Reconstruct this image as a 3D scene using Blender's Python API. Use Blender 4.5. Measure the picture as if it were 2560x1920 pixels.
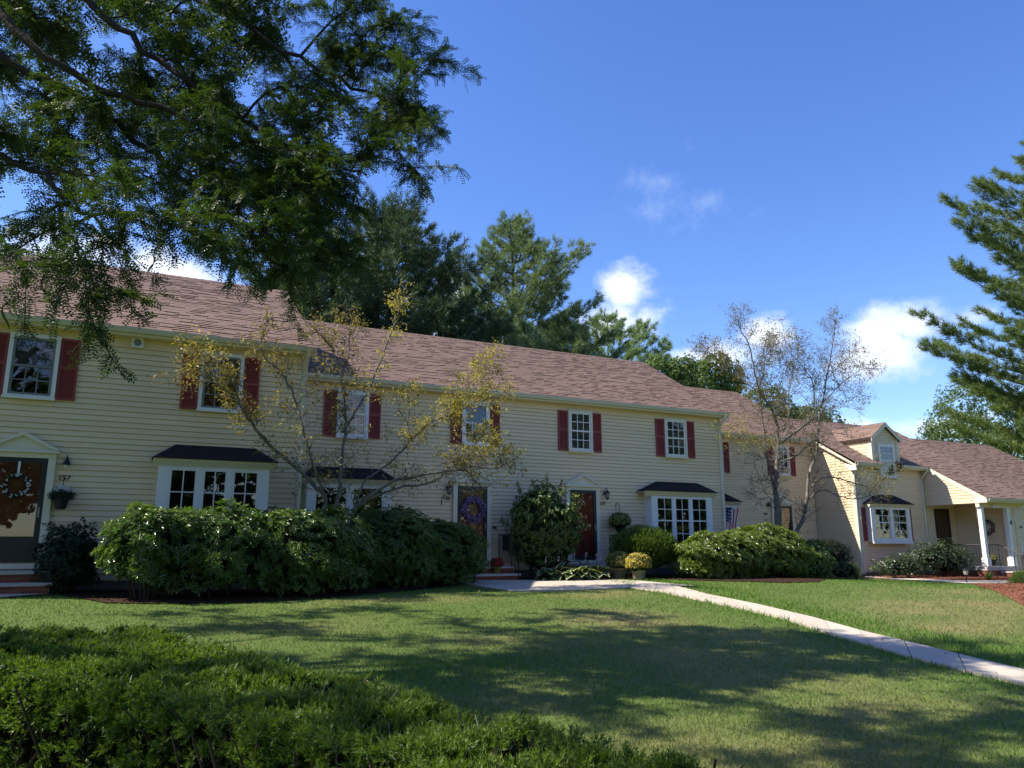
import bpy, bmesh, math, random
import numpy as np
from mathutils import Vector, Matrix

for o in list(bpy.data.objects):
    bpy.data.objects.remove(o, do_unlink=True)
SC = bpy.context.scene
COL = SC.collection
RAD = math.radians
rng = np.random.default_rng(7)
random.seed(7)

# ------------------------------------------------------------------ camera, sky, sun, exposure
FPX, PITCH, PSI, EYE = 1930.0, RAD(11.7), RAD(63.5), 1.55
cam_d = bpy.data.cameras.new("camera")
cam = bpy.data.objects.new("camera", cam_d)
COL.objects.link(cam)
cam_d.sensor_fit = 'HORIZONTAL'
cam_d.sensor_width = 36.0
cam_d.lens = FPX / 2560.0 * 36.0
cam_d.clip_start = 0.05
cam_d.clip_end = 2000.0
cam.location = (0, 0, EYE)
cam.rotation_euler = (RAD(90) + PITCH, 0, -(RAD(90) - PSI))
SC.camera = cam

SUN_DIR = Vector((-0.82, 0.36, 1.0)).normalized()      # towards the sun
SUN_EL = math.asin(SUN_DIR.z)
SUN_AZ = math.atan2(SUN_DIR.x, SUN_DIR.y)              # from +Y towards +X
sun_d = bpy.data.lights.new("sun", 'SUN')
sun_d.energy = 5.0
sun_d.angle = RAD(0.55)
sun_d.color = (1.0, 0.91, 0.77)
sun = bpy.data.objects.new("sun", sun_d)
COL.objects.link(sun)
sun.rotation_euler = (-SUN_DIR).to_track_quat('-Z', 'Y').to_euler()

SC.view_settings.view_transform = 'Standard'
SC.view_settings.look = 'None'
SC.view_settings.gamma = 1.0
SC.view_settings.use_curve_mapping = False
SC.view_settings.exposure = 1.0
SC.render.engine = 'CYCLES'
SC.cycles.use_denoising = True
SC.cycles.max_bounces = 8
SC.cycles.transparent_max_bounces = 12
SC.cycles.caustics_reflective = False
SC.cycles.caustics_refractive = False


def ray(u, v):
    """world direction through a pixel of the 2560x1920 photograph"""
    h = Vector((math.cos(PSI), math.sin(PSI), 0))
    r = Vector((math.sin(PSI), -math.cos(PSI), 0))
    z = Vector((0, 0, 1))
    fw = math.cos(PITCH) * h + math.sin(PITCH) * z
    up = -math.sin(PITCH) * h + math.cos(PITCH) * z
    return fw + r * ((u - 1280) / FPX) - up * ((v - 960) / FPX)


def at(u, v, Y):
    d = ray(u, v)
    return Vector((0, 0, EYE)) + d * (Y / d.y)


K = 2560.0 / 2212.0


def ov(x, y, Y):
    return at(x * K, y * K, Y)


def ss(a, b, x):
    t = np.clip((x - a) / (b - a), 0, 1)
    return t * t * (3 - 2 * t)


def gz(X, Y):
    """height of the ground"""
    g = 0.06 + 0.50 * ss(3, 17, Y) - 0.30 * ss(16, 26, X) * ss(6, 16, Y) + 0.09 * ss(3, -2, X) * ss(9, 16, Y)
    g = g + 0.015 * np.sin(X * 0.9 + 1) * np.sin(Y * 0.7)
    return g


def gp(u, v):
    """pixel to point on the ground"""
    z = 0.3
    d = ray(u, v)
    for i in range(80):
        t = (z - EYE) / d.z
        z = 0.7 * z + 0.3 * float(gz(d.x * t, d.y * t))
    t = (z - EYE) / d.z
    return Vector((d.x * t, d.y * t, z))


# ---- world: sky with clouds
W = bpy.data.worlds.new("World")
SC.world = W
W.use_nodes = True
nt = W.node_tree
for n in list(nt.nodes):
    nt.nodes.remove(n)


def wn(t, **k):
    n = nt.nodes.new(t)
    for a, b in k.items():
        setattr(n, a, b)
    return n


def wmath(op, a, b=None, c=None, clamp=False):
    n = wn('ShaderNodeMath', operation=op, use_clamp=clamp)
    for i, v in enumerate((a, b, c)):
        if v is None:
            continue
        if isinstance(v, (int, float)):
            n.inputs[i].default_value = v
        else:
            nt.links.new(v, n.inputs[i])
    return n.outputs[0]


sky = wn('ShaderNodeTexSky', sky_type='NISHITA')
sky.sun_disc = False
sky.sun_elevation = SUN_EL
sky.sun_rotation = SUN_AZ
sky.altitude = 60
sky.air_density = 1.0
sky.dust_density = 0.35
sky.ozone_density = 3.0
SKY_STRENGTH = 0.125
hsv = wn('ShaderNodeHueSaturation')
hsv.inputs['Hue'].default_value = 0.515
hsv.inputs['Saturation'].default_value = 1.23
hsv.inputs['Value'].default_value = 1.0
nt.links.new(sky.outputs[0], hsv.inputs['Color'])
tc = wn('ShaderNodeTexCoord')
sep = wn('ShaderNodeSeparateXYZ')
nt.links.new(tc.outputs['Generated'], sep.inputs[0])
az = wmath('ARCTAN2', sep.outputs[0], sep.outputs[1])
el = wmath('ARCSINE', sep.outputs[2])


def noise(scale, detail, rough, zs=1.0, off=(0, 0, 0)):
    m = wn('ShaderNodeMapping')
    m.inputs['Scale'].default_value = (1, 1, zs)
    m.inputs['Location'].default_value = off
    nt.links.new(tc.outputs['Generated'], m.inputs[0])
    n = wn('ShaderNodeTexNoise')
    n.inputs['Scale'].default_value = scale
    n.inputs['Detail'].default_value = detail
    n.inputs['Roughness'].default_value = rough
    nt.links.new(m.outputs[0], n.inputs['Vector'])
    return n.outputs[0]


nA = noise(9.0, 9, 0.62, 1.4)
nB = noise(3.2, 4, 0.5, 2.2, (3.1, 1.7, 0.4))
nW = noise(11.0, 8, 0.68, 1.0, (7.7, 2.2, 1.0))


def azel(x, y):
    d = ray(x * K, y * K).normalized()
    return math.atan2(d.x, d.y), math.asin(d.z)


def blob(x, y, rx, ry, amp=1.0):
    """cloud body at a place in the sky: radii in radians"""
    a0, e0 = azel(x, y)
    da = wmath('DIVIDE', wmath('SUBTRACT', az, a0), rx)
    de = wmath('DIVIDE', wmath('SUBTRACT', el, e0), ry)
    r2 = wmath('ADD', wmath('MULTIPLY', da, da), wmath('MULTIPLY', de, de))
    return wmath('MULTIPLY', wmath('SUBTRACT', 1.0, wmath('SQRT', r2)), amp)


def vmax(l):
    r = l[0]
    for q in l[1:]:
        r = wmath('MAXIMUM', r, q)
    return r


cum = vmax([blob(1345, 625, .055, .042), blob(1318, 688, .066, .038), blob(1392, 705, .05, .045, .8),
            blob(1985, 700, .075, .042), blob(1925, 755, .07, .05), blob(2080, 690, .055, .03, .8),
            blob(1650, 722, .045, .03), blob(1560, 770, .09, .03, .8), blob(1985, 925, .10, .022, .8),
            blob(1870, 915, .08, .016, .6), blob(340, 590, .10, .03), blob(150, 560, .10, .04, .9),
            blob(960, 680, .05, .06, .9), blob(1480, 770, .10, .02, .7)])
# clouds around the horizon out of view, cover raised to whiten light on facades
band = wmath('MULTIPLY', wmath('SUBTRACT', nB, 0.55), 4.0)
low = wmath('SUBTRACT', 1.0, wmath('DIVIDE', wmath('ABSOLUTE', wmath('SUBTRACT', el, 0.24)), 0.28))
behind = wmath('MINIMUM', wmath('MULTIPLY', wmath('SUBTRACT', wmath('ABSOLUTE', wmath('SUBTRACT', az, 0.46)), 0.75), 4.0), 1.0)
gen = wmath('MINIMUM', wmath('MINIMUM', band, low), behind)
body = wmath('MAXIMUM', cum, gen)
dens = wmath('ADD', body, wmath('MULTIPLY', wmath('SUBTRACT', nA, 0.52), 2.3))
cmask = wn('ShaderNodeMapRange', interpolation_type='SMOOTHSTEP')
cmask.inputs['From Min'].default_value = 0.02
cmask.inputs['From Max'].default_value = 0.78
cmask.inputs['To Max'].default_value = 0.90
nt.links.new(dens, cmask.inputs['Value'])
wis = vmax([blob(1440, 385, .11, .045, .9), blob(1540, 430, .12, .055, .9), blob(1400, 455, .12, .04, .9), blob(1500, 322, .06, .03, .9), blob(1470, 490, .10, .03, .7)])
wd = wmath('ADD', wis, wmath('MULTIPLY', wmath('SUBTRACT', nW, 0.56), 3.2))
wmask = wn('ShaderNodeMapRange', interpolation_type='SMOOTHSTEP')
wmask.inputs['From Min'].default_value = 0.25
wmask.inputs['From Max'].default_value = 1.5
wmask.inputs['To Max'].default_value = 0.30
nt.links.new(wd, wmask.inputs['Value'])
mask = wmath('MAXIMUM', cmask.outputs[0], wmask.outputs[0])
# cloud brightness: whiter where dense, greyer below
ccol = wn('ShaderNodeMixRGB')
ccol.inputs[1].default_value = (3.6, 4.1, 5.2, 1)
ccol.inputs[2].default_value = (5.6, 5.75, 6.1, 1)
nt.links.new(wmath('MULTIPLY', wmath('ADD', dens, nA), 0.6, clamp=True), ccol.inputs[0])
cm = wn('ShaderNodeMixRGB')
nt.links.new(mask, cm.inputs[0])
nt.links.new(hsv.outputs[0], cm.inputs[1])
nt.links.new(ccol.outputs[0], cm.inputs[2])
bg = wn('ShaderNodeBackground')
bg.inputs['Strength'].default_value = SKY_STRENGTH
nt.links.new(cm.outputs[0], bg.inputs['Color'])
wo = wn('ShaderNodeOutputWorld')
nt.links.new(bg.outputs[0], wo.inputs['Surface'])

# ------------------------------------------------------------------ materials
MATS = {}


def mat(name, col, rough=0.7, spec=0.3, var=0.0, nscale=0, namt=0.0, col2=None, bump=0.0, bscale=40, island=0.0,
        objrand=0.0, transl=None, metal=0.0, stretch=(1, 1, 1), coord='Object', sheen=0, coat=0.0):
    """principled material; noise mixes col with col2; islands or objects vary in brightness; transl adds translucency"""
    m = bpy.data.materials.new(name)
    m.use_nodes = True
    t = m.node_tree
    p = t.nodes['Principled BSDF']
    out = t.nodes['Material Output']
    p.inputs['Roughness'].default_value = rough
    p.inputs['Specular IOR Level'].default_value = spec
    p.inputs['Metallic'].default_value = metal
    p.inputs['Coat Weight'].default_value = coat
    src = None
    rgb = t.nodes.new('ShaderNodeRGB')
    rgb.outputs[0].default_value = (*col, 1)
    src = rgb.outputs[0]
    tcn = t.nodes.new('ShaderNodeTexCoord')
    mp = t.nodes.new('ShaderNodeMapping')
    mp.inputs['Scale'].default_value = stretch
    if coord == 'World':
        g = t.nodes.new('ShaderNodeNewGeometry')
        t.links.new(g.outputs['Position'], mp.inputs[0])
    else:
        t.links.new(tcn.outputs[coord], mp.inputs[0])
    if col2 is not None:
        n = t.nodes.new('ShaderNodeTexNoise')
        n.inputs['Scale'].default_value = nscale
        n.inputs['Detail'].default_value = 6
        n.inputs['Roughness'].default_value = 0.6
        t.links.new(mp.outputs[0], n.inputs['Vector'])
        mr = t.nodes.new('ShaderNodeMapRange')
        mr.inputs['From Min'].default_value = 0.5 - 0.5 * (1 - namt) - 0.02
        mr.inputs['From Max'].default_value = 0.5 + 0.5 * (1 - namt) + 0.02
        t.links.new(n.outputs[0], mr.inputs['Value'])
        mx = t.nodes.new('ShaderNodeMixRGB')
        mx.inputs[2].default_value = (*col2, 1)
        t.links.new(mr.outputs[0], mx.inputs[0])
        t.links.new(src, mx.inputs[1])
        src = mx.outputs[0]
    for kind, amt in (('i', island), ('o', objrand)):
        if amt:
            if kind == 'i':
                g = t.nodes.new('ShaderNodeNewGeometry')
                r = g.outputs['Random Per Island']
            else:
                g = t.nodes.new('ShaderNodeObjectInfo')
                r = g.outputs['Random']
            mr = t.nodes.new('ShaderNodeMapRange')
            mr.inputs['To Min'].default_value = 1 - amt
            mr.inputs['To Max'].default_value = 1 + amt
            t.links.new(r, mr.inputs['Value'])
            hs = t.nodes.new('ShaderNodeHueSaturation')
            t.links.new(mr.outputs[0], hs.inputs['Value'])
            t.links.new(src, hs.inputs['Color'])
            src = hs.outputs[0]
    t.links.new(src, p.inputs['Base Color'])
    if bump:
        n = t.nodes.new('ShaderNodeTexNoise')
        n.inputs['Scale'].default_value = bscale
        n.inputs['Detail'].default_value = 5
        t.links.new(mp.outputs[0], n.inputs['Vector'])
        b = t.nodes.new('ShaderNodeBump')
        b.inputs['Strength'].default_value = bump
        b.inputs['Distance'].default_value = 0.02
        t.links.new(n.outputs[0], b.inputs['Height'])
        t.links.new(b.outputs[0], p.inputs['Normal'])
    if transl:
        tr = t.nodes.new('ShaderNodeBsdfTranslucent')
        mxc = t.nodes.new('ShaderNodeMixRGB')
        mxc.blend_type = 'MULTIPLY'
        mxc.inputs[0].default_value = 1
        mxc.inputs[2].default_value = (*transl[1], 1)
        t.links.new(src, mxc.inputs[1])
        t.links.new(mxc.outputs[0], tr.inputs[0])
        ms = t.nodes.new('ShaderNodeMixShader')
        ms.inputs[0].default_value = transl[0]
        t.links.new(p.outputs[0], ms.inputs[1])
        t.links.new(tr.outputs[0], ms.inputs[2])
        t.links.new(ms.outputs[0], out.inputs['Surface'])
    MATS[name] = m
    return m


mat('siding', (.76, .605, .410), .62, .25, col2=(.68, .54, .365), nscale=1.0, namt=.45, objrand=.035, bump=.05, bscale=90, coord='World', stretch=(.25, .25, 3))
mat('cream_trim', (.70, .65, .51), .5, .3, col2=(.62, .57, .44), nscale=2, namt=.3, coord='World')
mat('gutter_paint', (.60, .57, .46), .45, .35, col2=(.50, .47, .37), nscale=3, namt=.35, coord='World', stretch=(.6, 1, 4))
mat('white_trim', (.74, .74, .72), .45, .35, col2=(.68, .68, .65), nscale=3, namt=.3, coord='World')
mat('shutter_red', (.29, .060, .056), .5, .3, col2=(.24, .050, .047), nscale=6, namt=.3, objrand=.06, coord='World')
mat('roof_shingle', (.190, .132, .110), .92, .1, col2=(.165, .112, .094), nscale=.5, namt=.45, island=.10, objrand=.09, coord='World')
mat('roof_deck', (.05, .034, .03), .9, .1)
mat('bay_shingle', (.020, .018, .021), .9, .12, col2=(.032, .027, .03), nscale=14, namt=.2, bump=.3, bscale=120, coord='World')
mat('door_red', (.42, .070, .048), .45, .35, col2=(.28, .045, .034), nscale=4, namt=.3, coord='World')
mat('door_rust', (.42, .15, .095), .45, .35, col2=(.36, .12, .08), nscale=4, namt=.3, coord='World')
mat('door_dark', (.050, .018, .016), .45, .35)
mat('storm_frame', (.018, .020, .024), .4, .4)
mat('black_iron', (.012, .012, .013), .5, .35)
mat('unlit_room_dark', (.012, .013, .014), .9, .05)  # shade of the unlit rooms put into the colour
mat('blind', (.30, .30, .29), .7, .2)
mat('shade_cloth', (.20, .22, .25), .9, .1)
mat('curtain', (.66, .64, .58), .9, .05)
mat('sash_grey', (.18, .19, .19), .5, .3)
mat('concrete', (.46, .415, .345), .9, .15, col2=(.41, .35, .285), nscale=5, namt=.25, bump=.25, bscale=60, objrand=.07, coord='World')
mat('foundation', (.16, .15, .135), .95, .1, col2=(.12, .11, .10), nscale=6, namt=.3, coord='World')
mat('brick', (.26, .085, .055), .9, .12, col2=(.19, .06, .042), nscale=9, namt=.3, objrand=.22, bump=.2, bscale=90, coord='World')
mat('mortar', (.28, .25, .22), .95, .1)
mat('step_stone', (.44, .42, .385), .9, .15, col2=(.36, .34, .31), nscale=8, namt=.3, bump=.15, bscale=70, coord='World')
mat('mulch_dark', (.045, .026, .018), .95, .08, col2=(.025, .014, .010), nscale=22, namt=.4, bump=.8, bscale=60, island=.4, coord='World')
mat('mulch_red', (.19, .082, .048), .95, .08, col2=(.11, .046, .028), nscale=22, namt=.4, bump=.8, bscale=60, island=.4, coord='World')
mat('bark_grey', (.075, .064, .052), .9, .1, col2=(.24, .225, .195), nscale=7, namt=.5, bump=.6, bscale=25, coord='World')
mat('bark_dark', (.040, .033, .027), .92, .08, col2=(.06, .05, .042), nscale=9, namt=.4, bump=.6, bscale=25, coord='World')
mat('bark_brown', (.075, .055, .04), .92, .08, col2=(.05, .037, .028), nscale=6, namt=.4, bump=.5, bscale=20, coord='World')
LT = lambda f, c=(1.15, 1.25, .55): (f, c)
mat('locust_leaf', (.030, .058, .020), .5, .35, island=.30, transl=LT(.27, (1.7, 1.75, .5)), col2=(.048, .085, .020), nscale=.8, namt=.4, coord='World')
mat('locust_pod', (.10, .13, .03), .6, .3, transl=LT(.3))
mat('rhodo_leaf', (.066, .122, .036), .30, .60, island=.34, transl=LT(.25, (1.6, 1.8, .5)), col2=(.100, .150, .034), nscale=1.6, namt=.35, coord='World')
mat('rhodo_bright', (.095, .155, .036), .32, .5, island=.34, transl=LT(.30, (1.5, 1.6, .4)), col2=(.170, .200, .030), nscale=1.3, namt=.3, coord='World')
mat('holly_leaf', (.06, .10, .036), .32, .5, island=.35, transl=LT(.18), col2=(.06, .075, .035), nscale=2.5, namt=.4, coord='World')
mat('dark_leaf', (.018, .034, .018), .5, .3, island=.3, transl=LT(.15))
mat('hydrangea_leaf', (.058, .110, .030), .45, .35, island=.3, transl=LT(.35, (1.5, 1.6, .5)), col2=(.10, .13, .035), nscale=1.4, namt=.35, coord='World')
mat('dogwood_leaf', (.17, .22, .075), .5, .3, island=.25, transl=LT(.35, (1.4, 1.4, .5)))
mat('yew_needle', (.030, .075, .014), .5, .3, island=.35, transl=LT(.30, (1.6, 1.7, .4)), col2=(.080, .122, .016), nscale=7, namt=.3, coord='World')
mat('yew_inner', (.014, .022, .008), .9, .05, col2=(.022, .018, .010), nscale=14, namt=.3, coord='World')  # near-black: shade inside the yew is put into the colour
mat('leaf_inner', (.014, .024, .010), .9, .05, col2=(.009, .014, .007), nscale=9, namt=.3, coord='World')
mat('twig_pale', (.26, .235, .20), .9, .1)
mat('twig_grey', (.17, .15, .13), .9, .1)
mat('pine_needle', (.125, .180, .088), .55, .25, island=.35, transl=LT(.25, (1.3, 1.4, .6)), col2=(.155, .205, .088), nscale=.5, namt=.4, coord='World')
mat('pine_dark', (.055, .090, .045), .55, .25, island=.35, transl=LT(.2, (1.3, 1.4, .6)))
mat('pine_pale', (.18, .25, .13), .55, .25, island=.3, transl=LT(.28, (1.3, 1.4, .6)))
mat('pine_warm', (.155, .210, .070), .55, .25, island=.35, transl=LT(.3, (1.4, 1.4, .5)), col2=(.075, .115, .042), nscale=.4, namt=.4, coord='World')
mat('maple_leaf', (.085, .135, .045), .5, .3, island=.35, transl=LT(.3), col2=(.075, .115, .03), nscale=.5, namt=.4, coord='World')
mat('maple_pale', (.095, .145, .036), .5, .3, island=.3, transl=LT(.35))
mat('yellow_leaf', (.40, .35, .090), .5, .3, island=.45, transl=LT(.42, (1.3, 1.15, .5)), col2=(.24, .27, .07), nscale=1.2, namt=.3, coord='World')
mat('olive_leaf', (.21, .215, .085), .5, .3, island=.45, transl=LT(.35, (1.3, 1.2, .5)), col2=(.17, .115, .055), nscale=1.2, namt=.3, coord='World')
mat('hosta_leaf', (.030, .070, .026), .4, .4, objrand=.25, transl=LT(.25))
mat('hosta_edge', (.50, .52, .26), .45, .35, objrand=.2, transl=LT(.3))
mat('hosta_flower', (.56, .47, .60), .6, .2, transl=LT(.4, (1, 1, 1)))
mat('flower_stalk', (.10, .14, .05), .6, .2)
mat('mum_leaf', (.055, .085, .03), .6, .2, island=.3, transl=LT(.2))
mat('mum_yellow', (.62, .46, .055), .6, .2, island=.3, transl=LT(.25, (1, 1, .8)), col2=(.72, .60, .16), nscale=9, namt=.4, coord='World')
mat('mum_green', (.34, .34, .10), .6, .2, island=.35, transl=LT(.25), col2=(.38, .34, .11), nscale=9, namt=.4, coord='World')
mat('flower_red', (.48, .035, .045), .6, .2, island=.35, transl=LT(.25, (1, .8, .8)))
mat('flower_purple', (.19, .11, .30), .6, .2, island=.4, transl=LT(.2, (1, 1, 1)), col2=(.34, .26, .44), nscale=16, namt=.4, coord='World')
mat('flower_white', (.62, .63, .60), .6, .2, island=.2, transl=LT(.2, (1, 1, 1)))
mat('pot_clay', (.30, .26, .21), .85, .15, col2=(.22, .19, .155), nscale=8, namt=.3)
mat('pot_dark', (.018, .019, .020), .55, .3)
mat('pot_green', (.16, .17, .035), .5, .35)
mat('daylily_leaf', (.12, .19, .04), .5, .3, island=.3, transl=LT(.35))
mat('grass_blade', (.1, .1, .1), .6, .2)
mat('lantern_glass', (.30, .30, .28), .15, .5)
mat('weathered_wood', (.30, .29, .27), .9, .1, col2=(.20, .19, .175), nscale=12, namt=.3)
mat('flag_red', (.45, .035, .045), .8, .1)
mat('flag_white', (.72, .72, .72), .8, .1)
mat('flag_blue', (.03, .045, .14), .8, .1)
mat('bell_white', (.70, .70, .67), .5, .3)
mat('hose_green', (.05, .09, .05), .5, .3)

# glass: dark see-through pane that mirrors by angle
g = bpy.data.materials.new('window_glass')
g.use_nodes = True
t = g.node_tree
t.nodes.remove(t.nodes['Principled BSDF'])
fr = t.nodes.new('ShaderNodeFresnel')
fr.inputs['IOR'].default_value = 1.8
gl = t.nodes.new('ShaderNodeBsdfGlossy')
gl.inputs['Roughness'].default_value = 0.015
gl.inputs['Color'].default_value = (.95, .97, 1, 1)
tr = t.nodes.new('ShaderNodeBsdfTransparent')
tr.inputs['Color'].default_value = (.86, .88, .88, 1)
ms = t.nodes.new('ShaderNodeMixShader')
t.links.new(fr.outputs[0], ms.inputs[0])
t.links.new(tr.outputs[0], ms.inputs[1])
t.links.new(gl.outputs[0], ms.inputs[2])
nz = t.nodes.new('ShaderNodeTexNoise')
nz.inputs['Scale'].default_value = 1.8
gg = t.nodes.new('ShaderNodeNewGeometry')
t.links.new(gg.outputs['Position'], nz.inputs['Vector'])
bb = t.nodes.new('ShaderNodeBump')
bb.inputs['Strength'].default_value = 0.12
bb.inputs['Distance'].default_value = 0.02
t.links.new(nz.outputs[0], bb.inputs['Height'])
t.links.new(bb.outputs[0], gl.inputs['Normal'])
t.links.new(ms.outputs[0], t.nodes['Material Output'].inputs['Surface'])
MATS['window_glass'] = g


LT = lambda f, c=(1.15, 1.25, .55): (f, c)
# lawn: grass green and straw where the attribute "dry" says so
def lawn_mat(name, blade):
    m = bpy.data.materials.new(name)
    m.use_nodes = True
    t = m.node_tree
    p = t.nodes['Principled BSDF']
    p.inputs['Roughness'].default_value = .65
    p.inputs['Specular IOR Level'].default_value = .2
    at_ = t.nodes.new('ShaderNodeAttribute')
    at_.attribute_name = 'dry'
    geo = t.nodes.new('ShaderNodeNewGeometry')
    n = t.nodes.new('ShaderNodeTexNoise')
    n.inputs['Scale'].default_value = 2.2
    n.inputs['Detail'].default_value = 8
    n.inputs['Roughness'].default_value = .7
    t.links.new(geo.outputs['Position'], n.inputs['Vector'])
    mx0 = t.nodes.new('ShaderNodeMixRGB')
    mx0.inputs[1].default_value = (.085, .185, .026, 1) if blade else (.065, .112, .022, 1)
    mx0.inputs[2].default_value = (.145, .260, .042, 1) if blade else (.11, .165, .032, 1)
    t.links.new(n.outputs[0], mx0.inputs[0])
    mx = t.nodes.new('ShaderNodeMixRGB')
    mx.inputs[2].default_value = (.36, .29, .13, 1) if blade else (.27, .215, .10, 1)
    t.links.new(at_.outputs['Fac'], mx.inputs[0])
    t.links.new(mx0.outputs[0], mx.inputs[1])
    src = mx.outputs[0]
    if blade:
        mr = t.nodes.new('ShaderNodeMapRange')
        mr.inputs['To Min'].default_value = .65
        mr.inputs['To Max'].default_value = 1.35
        t.links.new(geo.outputs['Random Per Island'], mr.inputs['Value'])
        hs = t.nodes.new('ShaderNodeHueSaturation')
        t.links.new(mr.outputs[0], hs.inputs['Value'])
        t.links.new(src, hs.inputs['Color'])
        src = hs.outputs[0]
        trn = t.nodes.new('ShaderNodeBsdfTranslucent')
        t.links.new(src, trn.inputs[0])
        ms = t.nodes.new('ShaderNodeMixShader')
        ms.inputs[0].default_value = .4
        t.links.new(p.outputs[0], ms.inputs[1])
        t.links.new(trn.outputs[0], ms.inputs[2])
        t.links.new(ms.outputs[0], t.nodes['Material Output'].inputs['Surface'])
    else:
        n2 = t.nodes.new('ShaderNodeTexNoise')
        n2.inputs['Scale'].default_value = 60
        n2.inputs['Detail'].default_value = 4
        t.links.new(geo.outputs['Position'], n2.inputs['Vector'])
        b = t.nodes.new('ShaderNodeBump')
        b.inputs['Strength'].default_value = .9
        b.inputs['Distance'].default_value = .04
        t.links.new(n2.outputs[0], b.inputs['Height'])
        t.links.new(b.outputs[0], p.inputs['Normal'])
    t.links.new(src, p.inputs['Base Color'])
    MATS[name] = m


# yew: young tips paler than the old needles ("tip" runs along each shoot)
m = mat('yew_needle', (.036, .082, .014), .5, .3, island=.25, transl=LT(.30, (1.6, 1.7, .4)), col2=(.060, .100, .014), nscale=7, namt=.3, coord='World')
t = m.node_tree
at_ = t.nodes.new('ShaderNodeAttribute')
at_.attribute_name = 'tip'
mx = t.nodes.new('ShaderNodeMixRGB')
mx.inputs[2].default_value = (.115, .178, .022, 1)
src = t.nodes['Principled BSDF'].inputs['Base Color'].links[0].from_socket
dst = [l.to_socket for l in src.links]
t.links.new(src, mx.inputs[1])
t.links.new(at_.outputs['Fac'], mx.inputs[0])
for d in dst:
    t.links.new(mx.outputs[0], d)
lawn_mat('lawn_ground', False)
lawn_mat('grass_blade', True)


# ------------------------------------------------------------------ helpers
def tag(o, label=None, cat=None, group=None, kind=None):
    if label:
        o['label'] = label
    if cat:
        o['category'] = cat
    if group:
        o['group'] = group
    if kind:
        o['kind'] = kind
    return o


def link(name, data, m=None, parent=None):
    o = bpy.data.objects.new(name, data)
    if m and data is not None:
        if len(data.materials) == 0:
            data.materials.append(MATS[m])
    COL.objects.link(o)
    if parent:
        o.parent = parent
    return o


def thing(name, loc=(0, 0, 0)):
    o = bpy.data.objects.new(name, None)
    o.empty_display_size = .2
    COL.objects.link(o)
    o.location = loc
    return o


class MB:
    def __init__(s):
        s.v, s.f = [], []

    def add(s, vs, fs):
        b = len(s.v)
        s.v += [tuple(q) for q in vs]
        s.f += [tuple(i + b for i in q) for q in fs]
        return s

    def box(s, x0, x1, y0, y1, z0, z1):
        return s.add([(x0, y0, z0), (x1, y0, z0), (x1, y1, z0), (x0, y1, z0), (x0, y0, z1), (x1, y0, z1), (x1, y1, z1), (x0, y1, z1)],
                     [(3, 2, 1, 0), (4, 5, 6, 7), (0, 1, 5, 4), (1, 2, 6, 5), (2, 3, 7, 6), (3, 0, 4, 7)])

    def prism(s, poly, axis, a, b):
        """extrude a 2D polygon along an axis from a to b; poly gives the two other coordinates in order"""
        n = len(poly)

        def mk(p, t):
            return {0: (t, p[0], p[1]), 1: (p[0], t, p[1]), 2: (p[0], p[1], t)}[axis]
        return s.add([mk(p, a) for p in poly] + [mk(p, b) for p in poly],
                     [tuple(range(n))[::-1], tuple(range(n, 2 * n))] + [(i, (i + 1) % n, n + (i + 1) % n, n + i) for i in range(n)])

    def tube(s, pts, rad, n=6):
        pts = [Vector(p) for p in pts]
        if not hasattr(rad, '__len__'):
            rad = [rad] * len(pts)
        b = len(s.v)
        for i, p in enumerate(pts):
            d = (pts[min(i + 1, len(pts) - 1)] - pts[max(i - 1, 0)])
            d = d.normalized() if d.length > 1e-9 else Vector((0, 0, 1))
            a = d.cross(Vector((0, 0, 1)) if abs(d.z) < .9 else Vector((1, 0, 0))).normalized()
            c = d.cross(a)
            for k in range(n):
                t = 2 * math.pi * k / n
                s.v.append(tuple(p + (a * math.cos(t) + c * math.sin(t)) * rad[i]))
        for i in range(len(pts) - 1):
            for k in range(n):
                k2 = (k + 1) % n
                s.f.append((b + i * n + k, b + i * n + k2, b + (i + 1) * n + k2, b + (i + 1) * n + k))
        s.f.append(tuple(b + k for k in range(n))[::-1])
        s.f.append(tuple(b + (len(pts) - 1) * n + k for k in range(n)))
        return s

    def lathe(s, prof, c=(0, 0, 0), n=14):
        """profile of (radius, z)"""
        b = len(s.v)
        for r, z in prof:
            for k in range(n):
                t = 2 * math.pi * k / n
                s.v.append((c[0] + r * math.cos(t), c[1] + r * math.sin(t), c[2] + z))
        for i in range(len(prof) - 1):
            for k in range(n):
                k2 = (k + 1) % n
                s.f.append((b + i * n + k, b + i * n + k2, b + (i + 1) * n + k2, b + (i + 1) * n + k))
        s.f.append(tuple(b + k for k in range(n))[::-1])
        s.f.append(tuple(b + (len(prof) - 1) * n + k for k in range(n)))
        return s

    def mesh(s, name='m'):
        me = bpy.data.meshes.new(name)
        me.from_pydata(s.v, [], s.f)
        me.update()
        return me

    def build(s, name, m, parent=None, smooth=False):
        me = s.mesh(name)
        if smooth:
            me.polygons.foreach_set('use_smooth', [True] * len(me.polygons))
        return link(name, me, m, parent)


def npmesh(name, V, F, smooth=False):
    """V (n,3), F (m,k) arrays"""
    V = np.asarray(V, dtype=np.float32)
    F = np.asarray(F, dtype=np.int32)
    me = bpy.data.meshes.new(name)
    me.vertices.add(len(V))
    me.vertices.foreach_set('co', V.ravel())
    k = F.shape[1]
    me.loops.add(F.size)
    me.loops.foreach_set('vertex_index', F.ravel())
    me.polygons.add(len(F))
    me.polygons.foreach_set('loop_start', np.arange(0, F.size, k, dtype=np.int32))
    me.polygons.foreach_set('loop_total', np.full(len(F), k, dtype=np.int32))
    me.polygons.foreach_set('use_smooth', np.full(len(F), smooth, dtype=bool))
    me.update(calc_edges=True)
    me.validate()
    return me


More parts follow.
